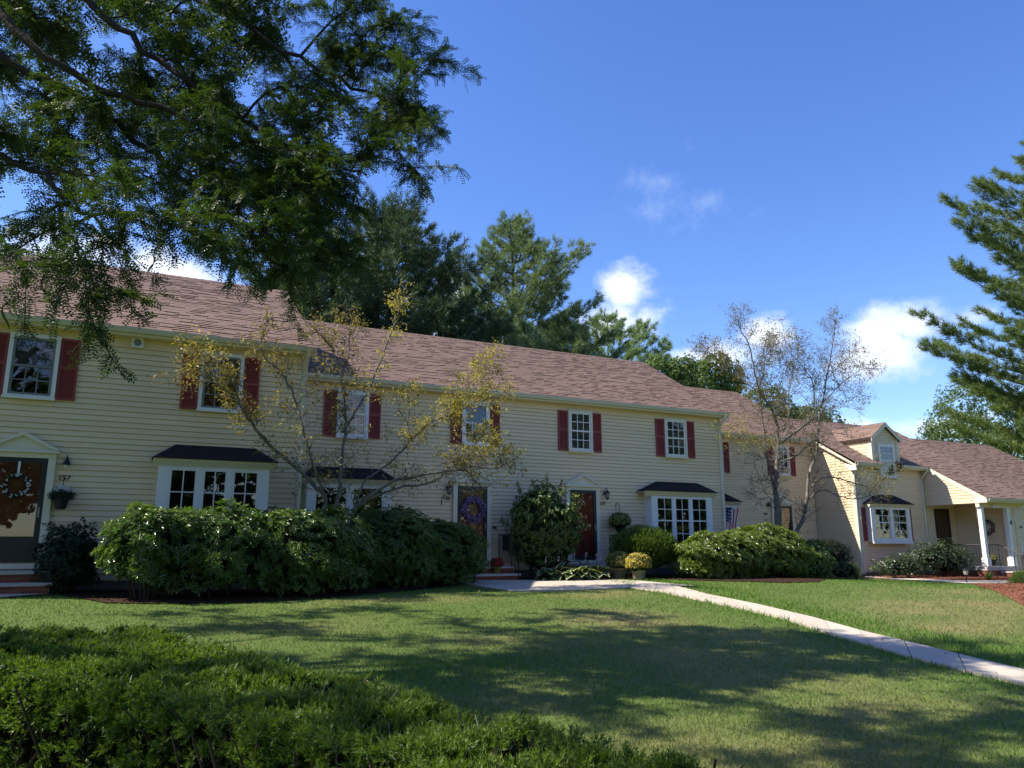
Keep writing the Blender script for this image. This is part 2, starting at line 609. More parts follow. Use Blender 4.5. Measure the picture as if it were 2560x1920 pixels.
def nrm(a):
    return a / np.maximum(np.linalg.norm(a, axis=-1, keepdims=True), 1e-9)


LEAF4 = (np.array([[0, 0, 0], [.45, .5, .04], [1, 0, -.06], [.45, -.5, .04]]), np.array([[0, 1, 2, 3]]))
LEAF6 = (np.array([[0, 0, 0], [.3, .42, .07], [.75, .36, .03], [1, 0, -.10], [.75, -.36, .03], [.3, -.42, .07]]),
         np.array([[0, 3, 2, 1], [0, 5, 4, 3]]))
BLADE = (np.array([[0, .5, 0], [0, -.5, 0], [1, 0, 0]]), np.array([[0, 1, 2]]))


def leaves(P, D, L, Wd, tmpl, up=None, droop=None):
    """leaf-shaped faces at P pointing along D; returns V, F"""
    P = np.asarray(P, float)
    n = len(P)
    D = nrm(np.asarray(D, float))
    if up is None:
        up = np.array([0, 0, 1.0]) + rng.normal(0, .35, (n, 3))
    S = nrm(np.cross(up, D))
    N = np.cross(D, S)
    L = np.broadcast_to(np.asarray(L, float), (n,))[:, None, None]
    Wd = np.broadcast_to(np.asarray(Wd, float), (n,))[:, None, None]
    tv, tf = tmpl
    V = P[:, None, :] + L * tv[None, :, 0:1] * D[:, None, :] + Wd * tv[None, :, 1:2] * S[:, None, :] + L * tv[None, :, 2:3] * N[:, None, :]
    nv = len(tv)
    F = (np.arange(n) * nv)[:, None, None] + tf[None]
    return V.reshape(-1, 3), F.reshape(-1, tf.shape[1])


def cat(parts):
    Vs, Fs, b = [], [], 0
    for V, F in parts:
        Vs.append(V)
        Fs.append(F + b)
        b += len(V)
    return np.concatenate(Vs), np.concatenate(Fs)


def tubes_np(segs, n=4):
    """segs: list of (pts (k,3), radii (k,)) -> V, F"""
    parts = []
    ang = 2 * np.pi * np.arange(n) / n
    for pts, rad in segs:
        pts = np.asarray(pts, float)
        rad = np.asarray(rad, float)
        d = np.gradient(pts, axis=0)
        d = nrm(d)
        ref = np.where(np.abs(d[:, 2:3]) < .9, np.array([[0, 0, 1.0]]), np.array([[1.0, 0, 0]]))
        a = nrm(np.cross(d, ref))
        c = np.cross(d, a)
        V = pts[:, None, :] + rad[:, None, None] * (np.cos(ang)[None, :, None] * a[:, None, :] + np.sin(ang)[None, :, None] * c[:, None, :])
        k = len(pts)
        i = np.arange(k - 1)[:, None] * n
        j = np.arange(n)[None, :]
        j2 = (j + 1) % n
        F = np.stack([i + j, i + j2, i + n + j2, i + n + j], -1).reshape(-1, 4)
        parts.append((V.reshape(-1, 3), F))
    return cat(parts)


def rdir(n):
    return nrm(rng.normal(0, 1, (n, 3)))


def smooth_poly(pts, m=4):
    """resample a polyline with a Catmull-Rom curve"""
    P = [np.asarray(p, float) for p in pts]
    P = [2 * P[0] - P[1]] + P + [2 * P[-1] - P[-2]]
    out = []
    for i in range(1, len(P) - 2):
        for k in range(m):
            t = k / m
            a, b, c, d = P[i - 1], P[i], P[i + 1], P[i + 2]
            out.append(.5 * ((2 * b) + (-a + c) * t + (2 * a - 5 * b + 4 * c - d) * t * t + (-a + 3 * b - 3 * c + d) * t ** 3))
    out.append(P[-2])
    return np.array(out)

# ------------------------------------------------------------------ houses
EXPO = 0.1137          # clapboard exposure


def boards_x(parent, x0, x1, Y, z0, z1):
    """clapboards on a wall that faces -Y"""
    n = int(round((z1 - z0) / EXPO))
    e = (z1 - z0) / n
    me = MB().prism([(-.030, .021), (.0, .021), (.0, e), (-.022, e)], 0, x0, x1).mesh('clapboard')
    me.materials.append(MATS['siding'])
    for i in range(n):
        o = link('clapboard', me, None, parent)
        o.location = (0, Y + random.uniform(-.0006, .0006), z0 + i * e)


def boards_y(parent, X, rng_fn, z0, z1):
    """clapboards on a wall that faces -X; rng_fn(z) gives (y0, y1)"""
    n = int(round((z1 - z0) / EXPO))
    e = (z1 - z0) / n
    for i in range(n):
        z = z0 + i * e
        a0, a1 = rng_fn(z)
        b0, b1 = rng_fn(z + e + .012)
        if a1 - a0 < .02:
            continue
        t = e + .012
        if b1 - b0 < .01:
            b0 = b1 = (b0 + b1) / 2
        t = e
        vs = [(-.030, a0, .021), (-.030, a1, .021), (0, a1, .021), (0, a0, .021), (-.022, b0, t), (-.022, b1, t), (0, b1, t), (0, b0, t)]
        MBo = MB().add(vs, [(0, 3, 2, 1), (4, 5, 6, 7), (0, 1, 5, 4), (1, 2, 6, 5), (2, 3, 7, 6), (3, 0, 4, 7)])
        o = MBo.build('clapboard', 'siding', parent)
        o.location = (X, 0, z)


def wedge(w, l, t):
    """one shingle tab lying on the XY plane, butt at y=0; returns V, F (tris)"""
    V = np.array([[0, 0, 0], [w, 0, 0], [0, 0, t], [w, 0, t], [0, l, .003], [w, l, .003]], float)
    F = np.array([[2, 3, 5], [2, 5, 4], [0, 1, 3], [0, 3, 2], [0, 2, 4], [1, 5, 3]])
    return V, F


def shingle_slope(roof, x0, x1, y0, z0, y1, z1, single=0, xs=None, clip=None):
    """rows of tabs on a slope from the eave (y0,z0) to the ridge (y1,z1); the first `single` tabs are objects of their own.
    clip(X, s) -> bool keeps a tab"""
    L = math.hypot(y1 - y0, z1 - z0)
    dirv = np.array([0, (y1 - y0) / L, (z1 - z0) / L])
    nor = np.array([0, -dirv[2], dirv[1]])
    ex = .143
    nrow = int(L / ex)
    ex = L / nrow
    Vs, Fs, b = [], [], 0
    shared = []
    if single:
        for k in range(4):
            V, F = wedge(.315, ex + .02, (.008, .010, .018, .024)[k])
            me = npmesh('shingle', V, F)
            me.materials.append(MATS['roof_shingle'])
            shared.append(me)
    M3 = Matrix(((1, 0, 0), (0, dirv[1], nor[1]), (0, dirv[2], nor[2]))).to_4x4()
    left = single
    for r in range(nrow):
        s = r * ex
        x = x0 - random.uniform(0, .3)
        while x < x1:
            w = random.choice((.18, .24, .30, .36))
            solo = False
            if left > 0 and xs[0] <= x <= xs[1]:
                w = .32
                solo = True
            xa, xb = max(x, x0), min(x + w, x1)
            x += w
            if xb - xa < .03:
                continue
            if clip and not clip((xa + xb) / 2, s):
                continue
            base = np.array([xa, y0, z0]) + dirv * s + nor * .004
            if solo:
                o = link('shingle', random.choice(shared), None, roof)
                o.matrix_local = Matrix.Translation(Vector(base)) @ M3
                left -= 1
                continue
            V, F = wedge(xb - xa - .006, ex + .02, random.choice((.008, .010, .018, .024)))
            V = base + V[:, 0:1] * np.array([1, 0, 0]) + V[:, 1:2] * dirv + V[:, 2:3] * nor
            Vs.append(V)
            Fs.append(F + b)
            b += 6
    o = link('shingles', npmesh('shingles', np.concatenate(Vs), np.concatenate(Fs)), 'roof_shingle', roof)
    o['kind'] = 'stuff'
    return o


def roof_deck(parent, x0, x1, ye, ze, yr, zr, yb, zb, t=.10):
    """two slopes as one closed slab under the shingles"""
    poly = [(ye, ze), (yr, zr), (yb, zb), (yb, zb - t), (yr, zr - t), (ye, ze - t)]
    return MB().prism(poly, 0, x0, x1).build('roof', 'roof_deck', parent)


def ridge_caps(roof, x0, x1, yr, zr):
    V, F = [], []
    mb = MB()
    x = x0
    while x < x1:
        xe = min(x + .24, x1)
        mb.add([(x, yr - .15, zr - .075), (xe, yr - .15, zr - .085), (xe, yr, zr + .012), (x, yr, zr + .024), (x, yr + .15, zr - .075), (xe, yr + .15, zr - .085)],
               [(0, 1, 2, 3), (3, 2, 5, 4)])
        x += .2
    o = mb.build('ridge_cap', 'roof_shingle', roof)
    o['kind'] = 'stuff'


def gutter(parent, x0, x1, ye, ze, wall_y):
    MB().prism([(ye - .12, ze - .03), (ye - .12, ze - .05), (ye - .085, ze - .135), (ye - .01, ze - .135), (ye - .01, ze - .02), (ye - .02, ze - .02), (ye - .02, ze - .12), (ye - .08, ze - .12), (ye - .105, ze - .03)],
               0, x0, x1).build('gutter', 'gutter_paint', parent)
    MB().box(x0 + .02, x1 - .02, ye - .008, ye + .015, ze - .19, ze - .015).build('fascia', 'cream_trim', parent)
    MB().box(x0 + .02, x1 - .02, ye + .016, wall_y + .01, ze - .185, ze - .165).build('soffit', 'siding', parent)
    MB().box(x0 + .22, x1 - .22, wall_y - .034, wall_y - .002, ze - .34, ze - .187).build('frieze', 'siding', parent)


def rake(parent, x0, x1, y0, z0, y1, z1, h=.17):
    """board under the roof edge, from eave to ridge, between x0 and x1"""
    MB().prism([(y0, z0), (y1, z1), (y1, z1 - h), (y0, z0 - h)], 0, x0, x1).build('rake_board', 'cream_trim', parent)


def downspout(parent, x, y, ztop, zbot, ye, m='cream_trim', sx=1):
    """pipe from the gutter back to the wall and down"""
    w = .035
    mb = MB()
    mb.tube([(x, ye - .06, ztop), (x, ye - .06, ztop - .1), (x, y - .05, ztop - .42), (x, y - .05, ztop - .6), (x, y - .05, zbot)], .044, 8)
    for z in (ztop - .75, (ztop + zbot) / 2, zbot + .4):
        mb.box(x - .055, x + .055, y - .1, y - .0, z, z + .03)
    mb.build('downspout', m, parent)


def ring(mb, x0, x1, z0, z1, w, y0, y1, wb=None):
    """rectangular frame"""
    wb = w if wb is None else wb
    mb.box(x0, x1, y0, y1, z1 - w, z1)
    mb.box(x0, x1, y0, y1, z0, z0 + wb)
    mb.box(x0, x0 + w, y0, y1, z0 + wb, z1 - w)
    mb.box(x1 - w, x1, y0, y1, z0 + wb, z1 - w)
    return mb


def sash(win, x0, x1, z0, z1, y, cols, rows, m, rail=.045):
    """sash with its panes; glass plane at y"""
    mb = MB()
    ring(mb, x0, x1, z0, z1, rail, y - .016, y + .014)
    gx0, gx1, g0, g1 = x0 + rail, x1 - rail, z0 + rail, z1 - rail
    b = .011
    for c in range(1, cols):
        xx = gx0 + (gx1 - gx0) * c / cols
        mb.box(xx - b, xx + b, y - .010, y + .008, g0, g1)
    for r in range(1, rows):
        zz = g0 + (g1 - g0) * r / rows
        mb.box(gx0, gx1, y - .0085, y + .0065, zz - b, zz + b)
    mb.build('sash', m, win)
    pw, ph = (gx1 - gx0) / cols, (g1 - g0) / rows
    me = MB().add([(-pw / 2, 0, -ph / 2), (pw / 2, 0, -ph / 2), (pw / 2, 0, ph / 2), (-pw / 2, 0, ph / 2)], [(0, 1, 2, 3)]).mesh('pane')
    me.materials.append(MATS['window_glass'])
    for c in range(cols):
        for r in range(rows):
            o = link('pane', me, None, win)
            o.location = (gx0 + pw * (c + .5), y, g0 + ph * (r + .5))
            o.rotation_euler = (random.uniform(-.004, .004), 0, random.uniform(-.004, .004))


def window(parent, x0, x1, z0, z1, Y, grid=(3, 2), top_plain=False, blind=False, shade=False, sash_m='white_trim', frame_m='cream_trim', curtain=False):
    """double-hung window; outer casing x0..x1, z0..z1 on the wall plane Y"""
    mb = MB()
    ring(mb, x0, x1, z0, z1, .075, Y - .100, Y - .002)
    mb.box(x0 - .015, x1 + .015, Y - .125, Y - .1015, z0 - .012, z0 + .04)
    win = mb.build('window', frame_m, parent)
    ix0, ix1, iz0, iz1 = x0 + .075, x1 - .075, z0 + .075, z1 - .075
    Y = Y - .014
    MB().box(ix0 - .01, ix1 + .01, Y - .026, Y - .023, iz0 - .01, iz1 + .01).build('dark_backing', 'unlit_room_dark', win)  # flat plate before the boards, near-black for the unlit room's shade
    zm = (iz0 + iz1) / 2
    sash(win, ix0, ix1, zm - .02, iz1, Y - .060, 1 if top_plain else grid[0], 1 if top_plain else grid[1], sash_m)
    sash(win, ix0 + .004, ix1 - .004, iz0, zm + .02, Y - .049, grid[0], grid[1], sash_m)
    if blind:
        mb = MB()
        z = iz1 - .03
        while z > iz0 + .03:
            mb.add([(ix0 + .03, Y - .0335, z), (ix1 - .03, Y - .0335, z), (ix1 - .03, Y - .029, z + .019), (ix0 + .03, Y - .029, z + .019)], [(0, 1, 2, 3)])
            z -= .045
        mb.build('blind', 'blind', win)
    if shade:
        MB().box(ix0 + .02, ix1 - .02, Y - .0335, Y - .029, zm, iz1).build('roller_shade', 'shade_cloth', win)
    if curtain:
        mb = MB()
        n = 26
        vs, fs = [], []
        for i in range(n + 1):
            xx = ix0 + .02 + (ix1 - ix0 - .04) * i / n
            yy = Y - .030 + .0035 * math.sin(i * 1.3)
            vs += [(xx, yy, iz0 + .02), (xx, yy, iz1 - .02)]
        for i in range(n):
            fs.append((2 * i, 2 * i + 2, 2 * i + 3, 2 * i + 1))
        mb.add(vs, fs).build('curtain', 'curtain', win)
    return win


def shutter(parent, x0, x1, z0, z1, Y):
    Y = Y - .009
    mb = MB()
    ring(mb, x0, x1, z0, z1, .045, Y - .056, Y - .024)
    zm = (z0 + z1) / 2 + .03
    mb.box(x0 + .045, x1 - .045, Y - .0555, Y - .0245, zm - .03, zm + .03)
    mb.box(x0 + .04, x1 - .04, Y - .030, Y - .0245, z0 + .04, z1 - .04)
    s = mb.build('shutter', 'shutter_red', parent)
    lv = MB()
    for a, b in ((z0 + .045, zm - .03), (zm + .03, z1 - .045)):
        n = int((b - a) / .032)
        for i in range(n):
            z = a + (b - a) * i / n
            lv.add([(x0 + .045, Y - .031, z + .03), (x1 - .045, Y - .031, z + .03), (x1 - .045, Y - .049, z + .004), (x0 + .045, Y - .049, z + .004)], [(0, 1, 2, 3)])
    o = lv.build('louvres', 'shutter_red', s)
    o['kind'] = 'stuff'


def bay(parent, x0, x1, z0, z1, Yf, Yw, rx0, rx1, tx0, tx1, ztop, nwin=3, kind='casement', flagged=False, tilt=None):
    """box bay: body x0..x1 from the wall Yw out to Yf, hip roof eave rx0..rx1 at z1 up to tx0..tx1 at ztop on the wall"""
    W = .20
    mb = MB()
    mb.box(x0, x1, Yf + .03, Yw - .002, z0, z0 + .10)                         # floor
    mb.box(x0, x1, Yf + .03, Yw - .002, z1 - .06, z1 - .002)                  # top
    mb.box(x0, x0 + .03, Yf + .03, Yw - .002, z0 + .10, z1 - .06)             # sides
    mb.box(x1 - .03, x1, Yf + .03, Yw - .002, z0 + .10, z1 - .06)
    b = mb.build('bay_window', 'white_trim', parent)
    MB().box(x0 + .04, x1 - .04, Yw - .045, Yw - .036, z0 + .11, z1 - .07).build('dark_backing', 'unlit_room_dark', b)  # dark plate on the wall, its colour stands for room shade
    fr = MB()
    fr.box(x0 - .004, x0 + W, Yf - .004, Yf + .028, z0 - .03, z1 - .003)
    fr.box(x1 - W, x1 + .004, Yf - .004, Yf + .028, z0 - .03, z1 - .003)
    fr.box(x0 + W, x1 - W, Yf - .003, Yf + .027, z1 - .15, z1 - .004)
    fr.box(x0 + W, x1 - W, Yf - .003, Yf + .027, z0 - .03, z0 + .12)
    fr.box(x0 - .02, x1 + .02, Yf - .05, Yf - .0045, z0 - .06, z0 + .0)
    fr.build('frame', 'white_trim', b)
    a0, a1 = x0 + W, x1 - W
    zz0, zz1 = z0 + .12, z1 - .15
    wd = (a1 - a0) / nwin
    mul = MB()
    for i in range(1, nwin):
        mul.box(a0 + wd * i - .045, a0 + wd * i + .045, Yf - .002, Yf + .026, zz0, zz1)
    if nwin > 1:
        mul.build('mullion', 'white_trim', b)
    for i in range(nwin):
        u0 = a0 + wd * i + (.045 if i else 0)
        u1 = a0 + wd * (i + 1) - (.045 if i < nwin - 1 else 0)
        if kind == 'casement':
            sash(b, u0, u1, zz0, zz1, Yf + .022, 2, 3, 'white_trim', .05)
        elif kind == 'picture':
            sash(b, u0, u1, zz0, zz1, Yf + .022, 1, 1, 'white_trim', .05)
        else:
            zm = (zz0 + zz1) / 2 + .05
            sash(b, u0, u1, zm - .02, zz1, Yf + .020, 2, 2, 'white_trim', .04)
            sash(b, u0 + .004, u1 - .004, zz0, zm + .02, Yf + .034, 2, 2, 'white_trim', .04)
    cr = MB()
    cr.prism([(Yf - .01, z1 - .12), (Yf - .03, z1 - .09), (Yf - .06, z1 - .05), (Yf - .10, z1 - .005), (Yf - .11, z1 + .03), (Yf + .05, z1 + .03), (Yf + .05, z1 - .0055)],
             0, rx0 + .03, rx1 - .03)
    cr.box(rx0 + .03, rx0 + .1, Yf + .05, Yw - .003, z1 + .0, z1 + .029)
    cr.box(rx1 - .1, rx1 - .03, Yf + .05, Yw - .003, z1 + .0, z1 + .029)
    cr.build('crown_moulding', 'cream_trim', b)
    # hip roof in courses
    n = 5
    ye = Yf - .15
    rf = MB()
    zb = z1 + .031
    for k in range(n):
        t0, t1 = k / n, (k + 1) / n
        L = lambda a, c, t: a + (c - a) * t
        o = .012
        xa0, xa1, ya, za = L(rx0, tx0, t0), L(rx1, tx1, t0), L(ye, Yw - .02, t0), L(zb, ztop, t0)
        xb0, xb1, yb, zb_ = L(rx0, tx0, t1), L(rx1, tx1, t1), L(ye, Yw - .02, t1), L(zb, ztop, t1)
        yw = Yw + .01
        vs = [(xa0, yw, za), (xa0, ya, za), (xa1, ya, za), (xa1, yw, za),
              (xa0, yw, za + o), (xa0, ya, za + o), (xa1, ya, za + o), (xa1, yw, za + o),
              (xb0, yw, zb_ + .004), (xb0, yb, zb_ + .004), (xb1, yb, zb_ + .004), (xb1, yw, zb_ + .004)]
        rf.add(vs, [(0, 1, 5, 4), (1, 2, 6, 5), (2, 3, 7, 6), (4, 5, 9, 8), (5, 6, 10, 9), (6, 7, 11, 10)])
        if k == 0:
            rf.add([(xa0, yw, za), (xa0, ya, za), (xa1, ya, za), (xa1, yw, za)], [(3, 2, 1, 0)])
    rf.build('bay_roof', 'bay_shingle', b)
    return b


def text(parent, body, x, z, y, size, m='black_iron', shear=0.0, name='house_number'):
    c = bpy.data.curves.new(name, 'FONT')
    c.body = body
    c.size = size
    c.extrude = .006
    c.shear = shear
    c.align_x = 'CENTER'
    c.materials.append(MATS[m])
    tmp = bpy.data.objects.new(name, c)
    COL.objects.link(tmp)
    bpy.context.view_layer.update()
    dg = bpy.context.evaluated_depsgraph_get()
    me = bpy.data.meshes.new_from_object(tmp.evaluated_get(dg))
    bpy.data.objects.remove(tmp, do_unlink=True)
    o = link(name, me, m, parent)
    o.location = (x, y, z)
    o.rotation_euler = (RAD(90), 0, 0)
    return o


def door(parent, x0, x1, z0, z1, Y, m='door_red', storm='storm_frame', pediment=True, handle_right=True, kick=.0):
    """front door with storm door, casing and pediment; x0..x1, z0..z1 is the storm frame"""
    w = x1 - x0
    Y = Y - .010
    d = MB()
    d.box(x0 + .02, x1 - .02, Y - .030, Y - .024, z0 + .01, z1 - .02)
    dd = d.build('door', m, parent)
    # raised panels of the inner door
    iw = w - .26
    for (fx0, fx1) in ((.08, .46), (.54, .92)):
        for (fz0, fz1) in ((.07, .38), (.45, .74), (.80, .94)):
            px0, px1 = x0 + .13 + iw * fx0, x0 + .13 + iw * fx1
            pz0, pz1 = z0 + .1 + (z1 - z0 - .22) * fz0, z0 + .1 + (z1 - z0 - .22) * fz1
            pm = MB()
            ring(pm, px0, px1, pz0, pz1, .02, Y - .036, Y - .0305)
            pm.build('panel', m, dd)
    s = MB()
    ring(s, x0, x1, z0, z1, .10, Y - .075, Y - .040, .14 + kick)
    s.build('storm_frame', storm, dd)
    MB().add([(x0 + .1, Y - .055, z0 + .14 + kick), (x1 - .1, Y - .055, z0 + .14 + kick), (x1 - .1, Y - .055, z1 - .1), (x0 + .1, Y - .055, z1 - .1)], [(0, 1, 2, 3)]).build('glass', 'window_glass', dd)
    hx = x1 - .06 if handle_right else x0 + .06
    h = MB()
    h.box(hx - .012, hx + .012, Y - .085, Y - .0755, z0 + .86, z0 + 1.06)
    h.tube([(hx, Y - .08, z0 + .90), (hx, Y - .12, z0 + .91), (hx, Y - .12, z0 + 1.0), (hx, Y - .08, z0 + 1.02)], .010, 6)
    h.build('handle', 'lantern_glass', dd)
    if pediment:
        c = MB()
        cw = .13
        c.box(x0 - cw, x0 - .001, Y - .085, Y - .002, z0 - .1, z1 + .0)
        c.box(x1 + .001, x1 + cw, Y - .085, Y - .002, z0 - .1, z1 + .0)
        c.box(x0 - cw, x1 + cw, Y - .09, Y - .002, z1 + .001, z1 + .10)
        sur = c.build('door_surround', 'cream_trim', parent)
        p = MB()
        xc = (x0 + x1) / 2
        hw = w / 2 + cw + .06
        zb = z1 + .101
        p.box(xc - hw, xc + hw, Y - .15, Y - .002, zb, zb + .035)
        p.box(xc - hw + .03, xc + hw - .03, Y - .12, Y - .0025, zb + .036, zb + .065)
        hgt = .39
        p.prism([(xc - hw + .1, zb + .066), (xc + hw - .1, zb + .066), (xc, zb + hgt - .05)], 1, Y - .07, Y - .003)
        for sgn in (-1, 1):
            p.prism([(xc + sgn * hw, zb + .066), (xc, zb + hgt + .02), (xc, zb + hgt - .05), (xc + sgn * (hw - .12), zb + .066)], 1, Y - .13 - .001 * sgn, Y - .0035)
        p.build('pediment', 'cream_trim', sur)
        MB().box(x0 - cw, x1 + cw, Y - .16, Y - .003, z0 - .12, z0 - .02).build('sill', 'cream_trim', sur)
    return dd


# ---- house 157, nearest, at the frame's left
H1 = tag(thing('townhouse', (0, 18, .6)), 'near beige clapboard townhouse numbered 157 with white-framed upper windows and a dark-roofed bay window', 'house', 'row of townhouses')
H1.location = (0, 0, 0)
LY = 18.0
SL = .583


def gable_wall(parent, x0, x1, Y, zb, ye, ze, yr, zr, yb):
    """closed body of a house, gable ends along X"""
    poly = [(Y, zb), (Y, ze + (Y - ye) * SL - .13), (yr, zr - .14), (yb, ze + (Y - ye) * SL - .13), (yb, zb)]
    return MB().prism(poly, 0, x0, x1).build('wall', 'siding', parent)


w1 = gable_wall(H1, -8.0, 3.55, LY, .3, 17.7, 6.05, 22.5, 8.85, 27.0)
boards_x(w1, -5.0, 3.45, LY, .82, 5.75)
MB().box(-5.0, 3.45, LY - .012, LY + .01, .3, .815).build('foundation', 'foundation', w1)
MB().box(3.45, 3.60, LY - .035, LY - .002, .6, 5.86).build('corner_board', 'cream_trim', w1)
r1 = roof_deck(H1, -8.3, 3.75, 17.7, 6.05, 22.5, 8.85, 27.3, 6.05)
shingle_slope(r1, -5.0, 3.78, 17.66, 6.03, 22.5, 8.85, single=290, xs=(-2.6, 3.5))
ridge_caps(r1, -5, 3.78, 22.5, 8.86)
gutter(H1, -5.0, 3.72, 17.7, 6.05, LY)
rake(H1, 3.62, 3.755, 17.72, 5.94, 22.5, 8.735)
downspout(H1, 3.53, LY, 5.92, .75, 17.7)
SH = .345
for (a, b) in ((-2.33, -1.44), (1.26, 2.17)):
    window(H1, a, b, 4.40, 5.73, LY, top_plain=True, shade=True, sash_m='sash_grey', frame_m='white_trim')
    shutter(H1, a - SH - .01, a - .01, 4.42, 5.70, LY)
    shutter(H1, b + .01, b + SH + .01, 4.42, 5.70, LY)
door(H1, -2.36, -1.41, 1.20, 3.22, LY, kick=.35)
bay(H1, .60, 2.80, 1.55, 3.25, 17.50, LY, .45, 2.96, .91, 2.54, 3.64, 3, 'casement')
vd = ray(220, 712)
vt = (6.05 - .583 * 17.7 - EYE) / (vd.z - .583 * vd.y)
vp = Vector((0, 0, EYE)) + vd * vt
MB().lathe([(.05, -.05), (.045, 0), (.032, .02), (.032, .22), (.026, .22)], (vp.x, vp.y, vp.z), 10).build('vent_pipe', 'sash_grey', H1)
vm = MB().box(-.15, .09, LY - .12, LY - .02, 5.66, 5.87).build('wall_vent', 'white_trim', H1)
MB().prism([(-.03 + .075 * math.cos(i * .449), 5.765 + .075 * math.sin(i * .449)) for i in range(14)], 1, LY - .135, LY - .121).build('grille', 'sash_grey', vm)
text(H1, '157', -1.11, 2.80, LY - .040, .15, shear=.12)

# ---- block 158 / 159
H2 = tag(thing('townhouse'), 'long beige clapboard townhouse block with the two pedimented doors numbered 158 and 159', 'house', 'row of townhouses')
MY = 20.8
w2 = gable_wall(H2, 3.56, 18.5, MY, .2, 20.5, 6.05, 25.3, 8.85, 29.8)
boards_x(w2, 3.56, 18.40, MY, .80, 5.75)
MB().box(3.56, 18.40, MY - .012, MY + .01, .2, .795).build('foundation', 'foundation', w2)
MB().box(18.40, 18.55, MY - .035, MY - .002, .5, 5.86).build('corner_board', 'cream_trim', w2)
r2 = roof_deck(H2, 3.57, 18.68, 20.5, 6.05, 25.3, 8.85, 30.1, 6.05)
shingle_slope(r2, 3.57, 18.71, 20.46, 6.03, 25.3, 8.85)
ridge_caps(r2, 3.57, 18.71, 25.3, 8.86)
gutter(H2, 3.58, 18.66, 20.5, 6.05, MY)
rake(H2, 18.56, 18.685, 20.52, 5.94, 25.3, 8.735)
downspout(H2, 18.44, MY, 5.92, .7, 20.5)
for (a, b, st) in ((5.00, 5.88, 0), (8.70, 9.58, 0), (12.31, 13.20, 1), (16.06, 16.98, 1)):
    window(H2, a, b, 4.38, 5.71, MY, top_plain=(st == 0), blind=(st == 1), frame_m='cream_trim' if st else 'white_trim')
    shutter(H2, a - SH - .01, a - .01, 4.40, 5.67, MY)
    shutter(H2, b + .01, b + SH + .01, 4.40, 5.67, MY)
door(H2, 8.58, 9.52, 1.08, 3.19, MY, m='door_rust')
door(H2, 12.33, 13.28, 1.08, 3.19, MY)
bay(H2, 4.22, 6.48, 1.5, 3.20, 20.33, MY, 4.06, 6.62, 4.47, 6.28, 3.58, 2, 'picture')
bay(H2, 15.14, 17.60, 1.32, 3.18, 20.35, MY, 14.85, 17.78, 15.69, 17.36, 3.57, 3, 'hung')
text(H2, '158', 8.26, 2.78, MY - .040, .145)
text(H2, '159', 13.53, 2.75, MY - .040, .145, shear=.1)

# ---- house 160, set back
H3 = tag(thing('townhouse'), 'set-back beige clapboard townhouse numbered 160 behind the half-bare tree', 'house', 'row of townhouses')
VY = 24.5
w3 = gable_wall(H3, 18.6, 26.95, VY, .1, 24.2, 6.05, 29.0, 8.98, 33.5)
boards_x(w3, 18.7, 26.93, VY, .70, 5.75)
MB().box(18.7, 26.93, VY - .012, VY + .01, .1, .695).build('foundation', 'foundation', w3)
SL = .61
r3 = roof_deck(H3, 18.6, 27.1, 24.2, 6.05, 29.0, 8.98, 33.8, 6.05)
shingle_slope(r3, 18.6, 27.12, 24.16, 6.03, 29.0, 8.98)
ridge_caps(r3, 18.6, 27.12, 29.0, 8.99)
SL = .583
gutter(H3, 18.6, 26.9, 24.2, 6.05, VY)
rake(H3, 26.98, 27.105, 24.22, 5.94, 29.0, 8.865)
for (a, b) in ((22.2 - 1.24, 22.2 - .35 - .01), (24.66, 25.54)):
    window(H3, a, b, 4.38, 5.71, VY, blind=True)
    shutter(H3, a - SH - .01, a - .01, 4.40, 5.67, VY)
    shutter(H3, b + .01, b + SH + .01, 4.40, 5.67, VY)
door(H3, 24.46, 25.46, 1.0, 3.12, VY, m='door_dark', storm='storm_frame')
bay(H3, 19.7, 22.06, 1.4, 3.17, 24.02, VY, 19.5, 22.24, 20.0, 21.75, 3.60, 2, 'picture')
text(H3, '160', 24.0, 2.73, VY - .040, .15)

# ---- house 161: cape with dormer, porch roof running down to the right
H4 = tag(thing('townhouse'), 'beige clapboard cape house with gabled dormer, red-shuttered twin window and brick-based porch numbered 161', 'house', 'row of townhouses')
QX, QY = 27.0, 22.4
PX = 31.25            # porch's left side
SLQ = .60
ze, ye = 4.86, 22.1
yr = 26.1
zr = ze + SLQ * (yr - ye)
core = MB().prism([(QY, .1), (QY, ze + (QY - ye) * SLQ - .13), (yr, zr - .14), (30.0, zr - .14 - (30 - yr) * SLQ), (30.0, .1)], 0, QX, 34.3)
w4 = core.build('wall', 'siding', H4)
boards_x(w4, QX + .02, PX - .02, QY, .42, 4.60)
MB().box(QX + .02, PX - .02, QY - .012, QY + .01, .1, .415).build('foundation', 'foundation', w4)
boards_y(w4, QX, lambda z: (QY + .10 + max(0, (z - (ze + (QY - ye) * SLQ - .14)) / SLQ), VY), .50, 6.0)
MB().box(QX - .035, QX + .13, QY - .036, QY - .002, .35, 4.85).build('corner_board', 'cream_trim', w4)
MB().box(QX - .034, QX - .001, QY - .001, QY + .13, .35, 4.85).build('corner_board', 'cream_trim', w4)
r4 = MB()
DW0, DW1 = 28.46, 29.58
for q0, q1 in ((QX - .22, DW0), (DW1, 34.3)):
    r4.prism([(ye, ze), (QY + .05, ze + SLQ * (QY + .05 - ye)), (QY + .05, ze + SLQ * (QY + .05 - ye) - .1), (ye, ze - .1)], 0, q0, q1)
r4.prism([(QY + .051, ze + SLQ * (QY + .051 - ye)), (yr, zr), (30.3, zr - (30.3 - yr) * SLQ), (30.3, zr - (30.3 - yr) * SLQ - .1), (yr, zr - .1), (QY + .051, ze + SLQ * (QY + .051 - ye) - .1)], 0, QX - .22, 34.3)
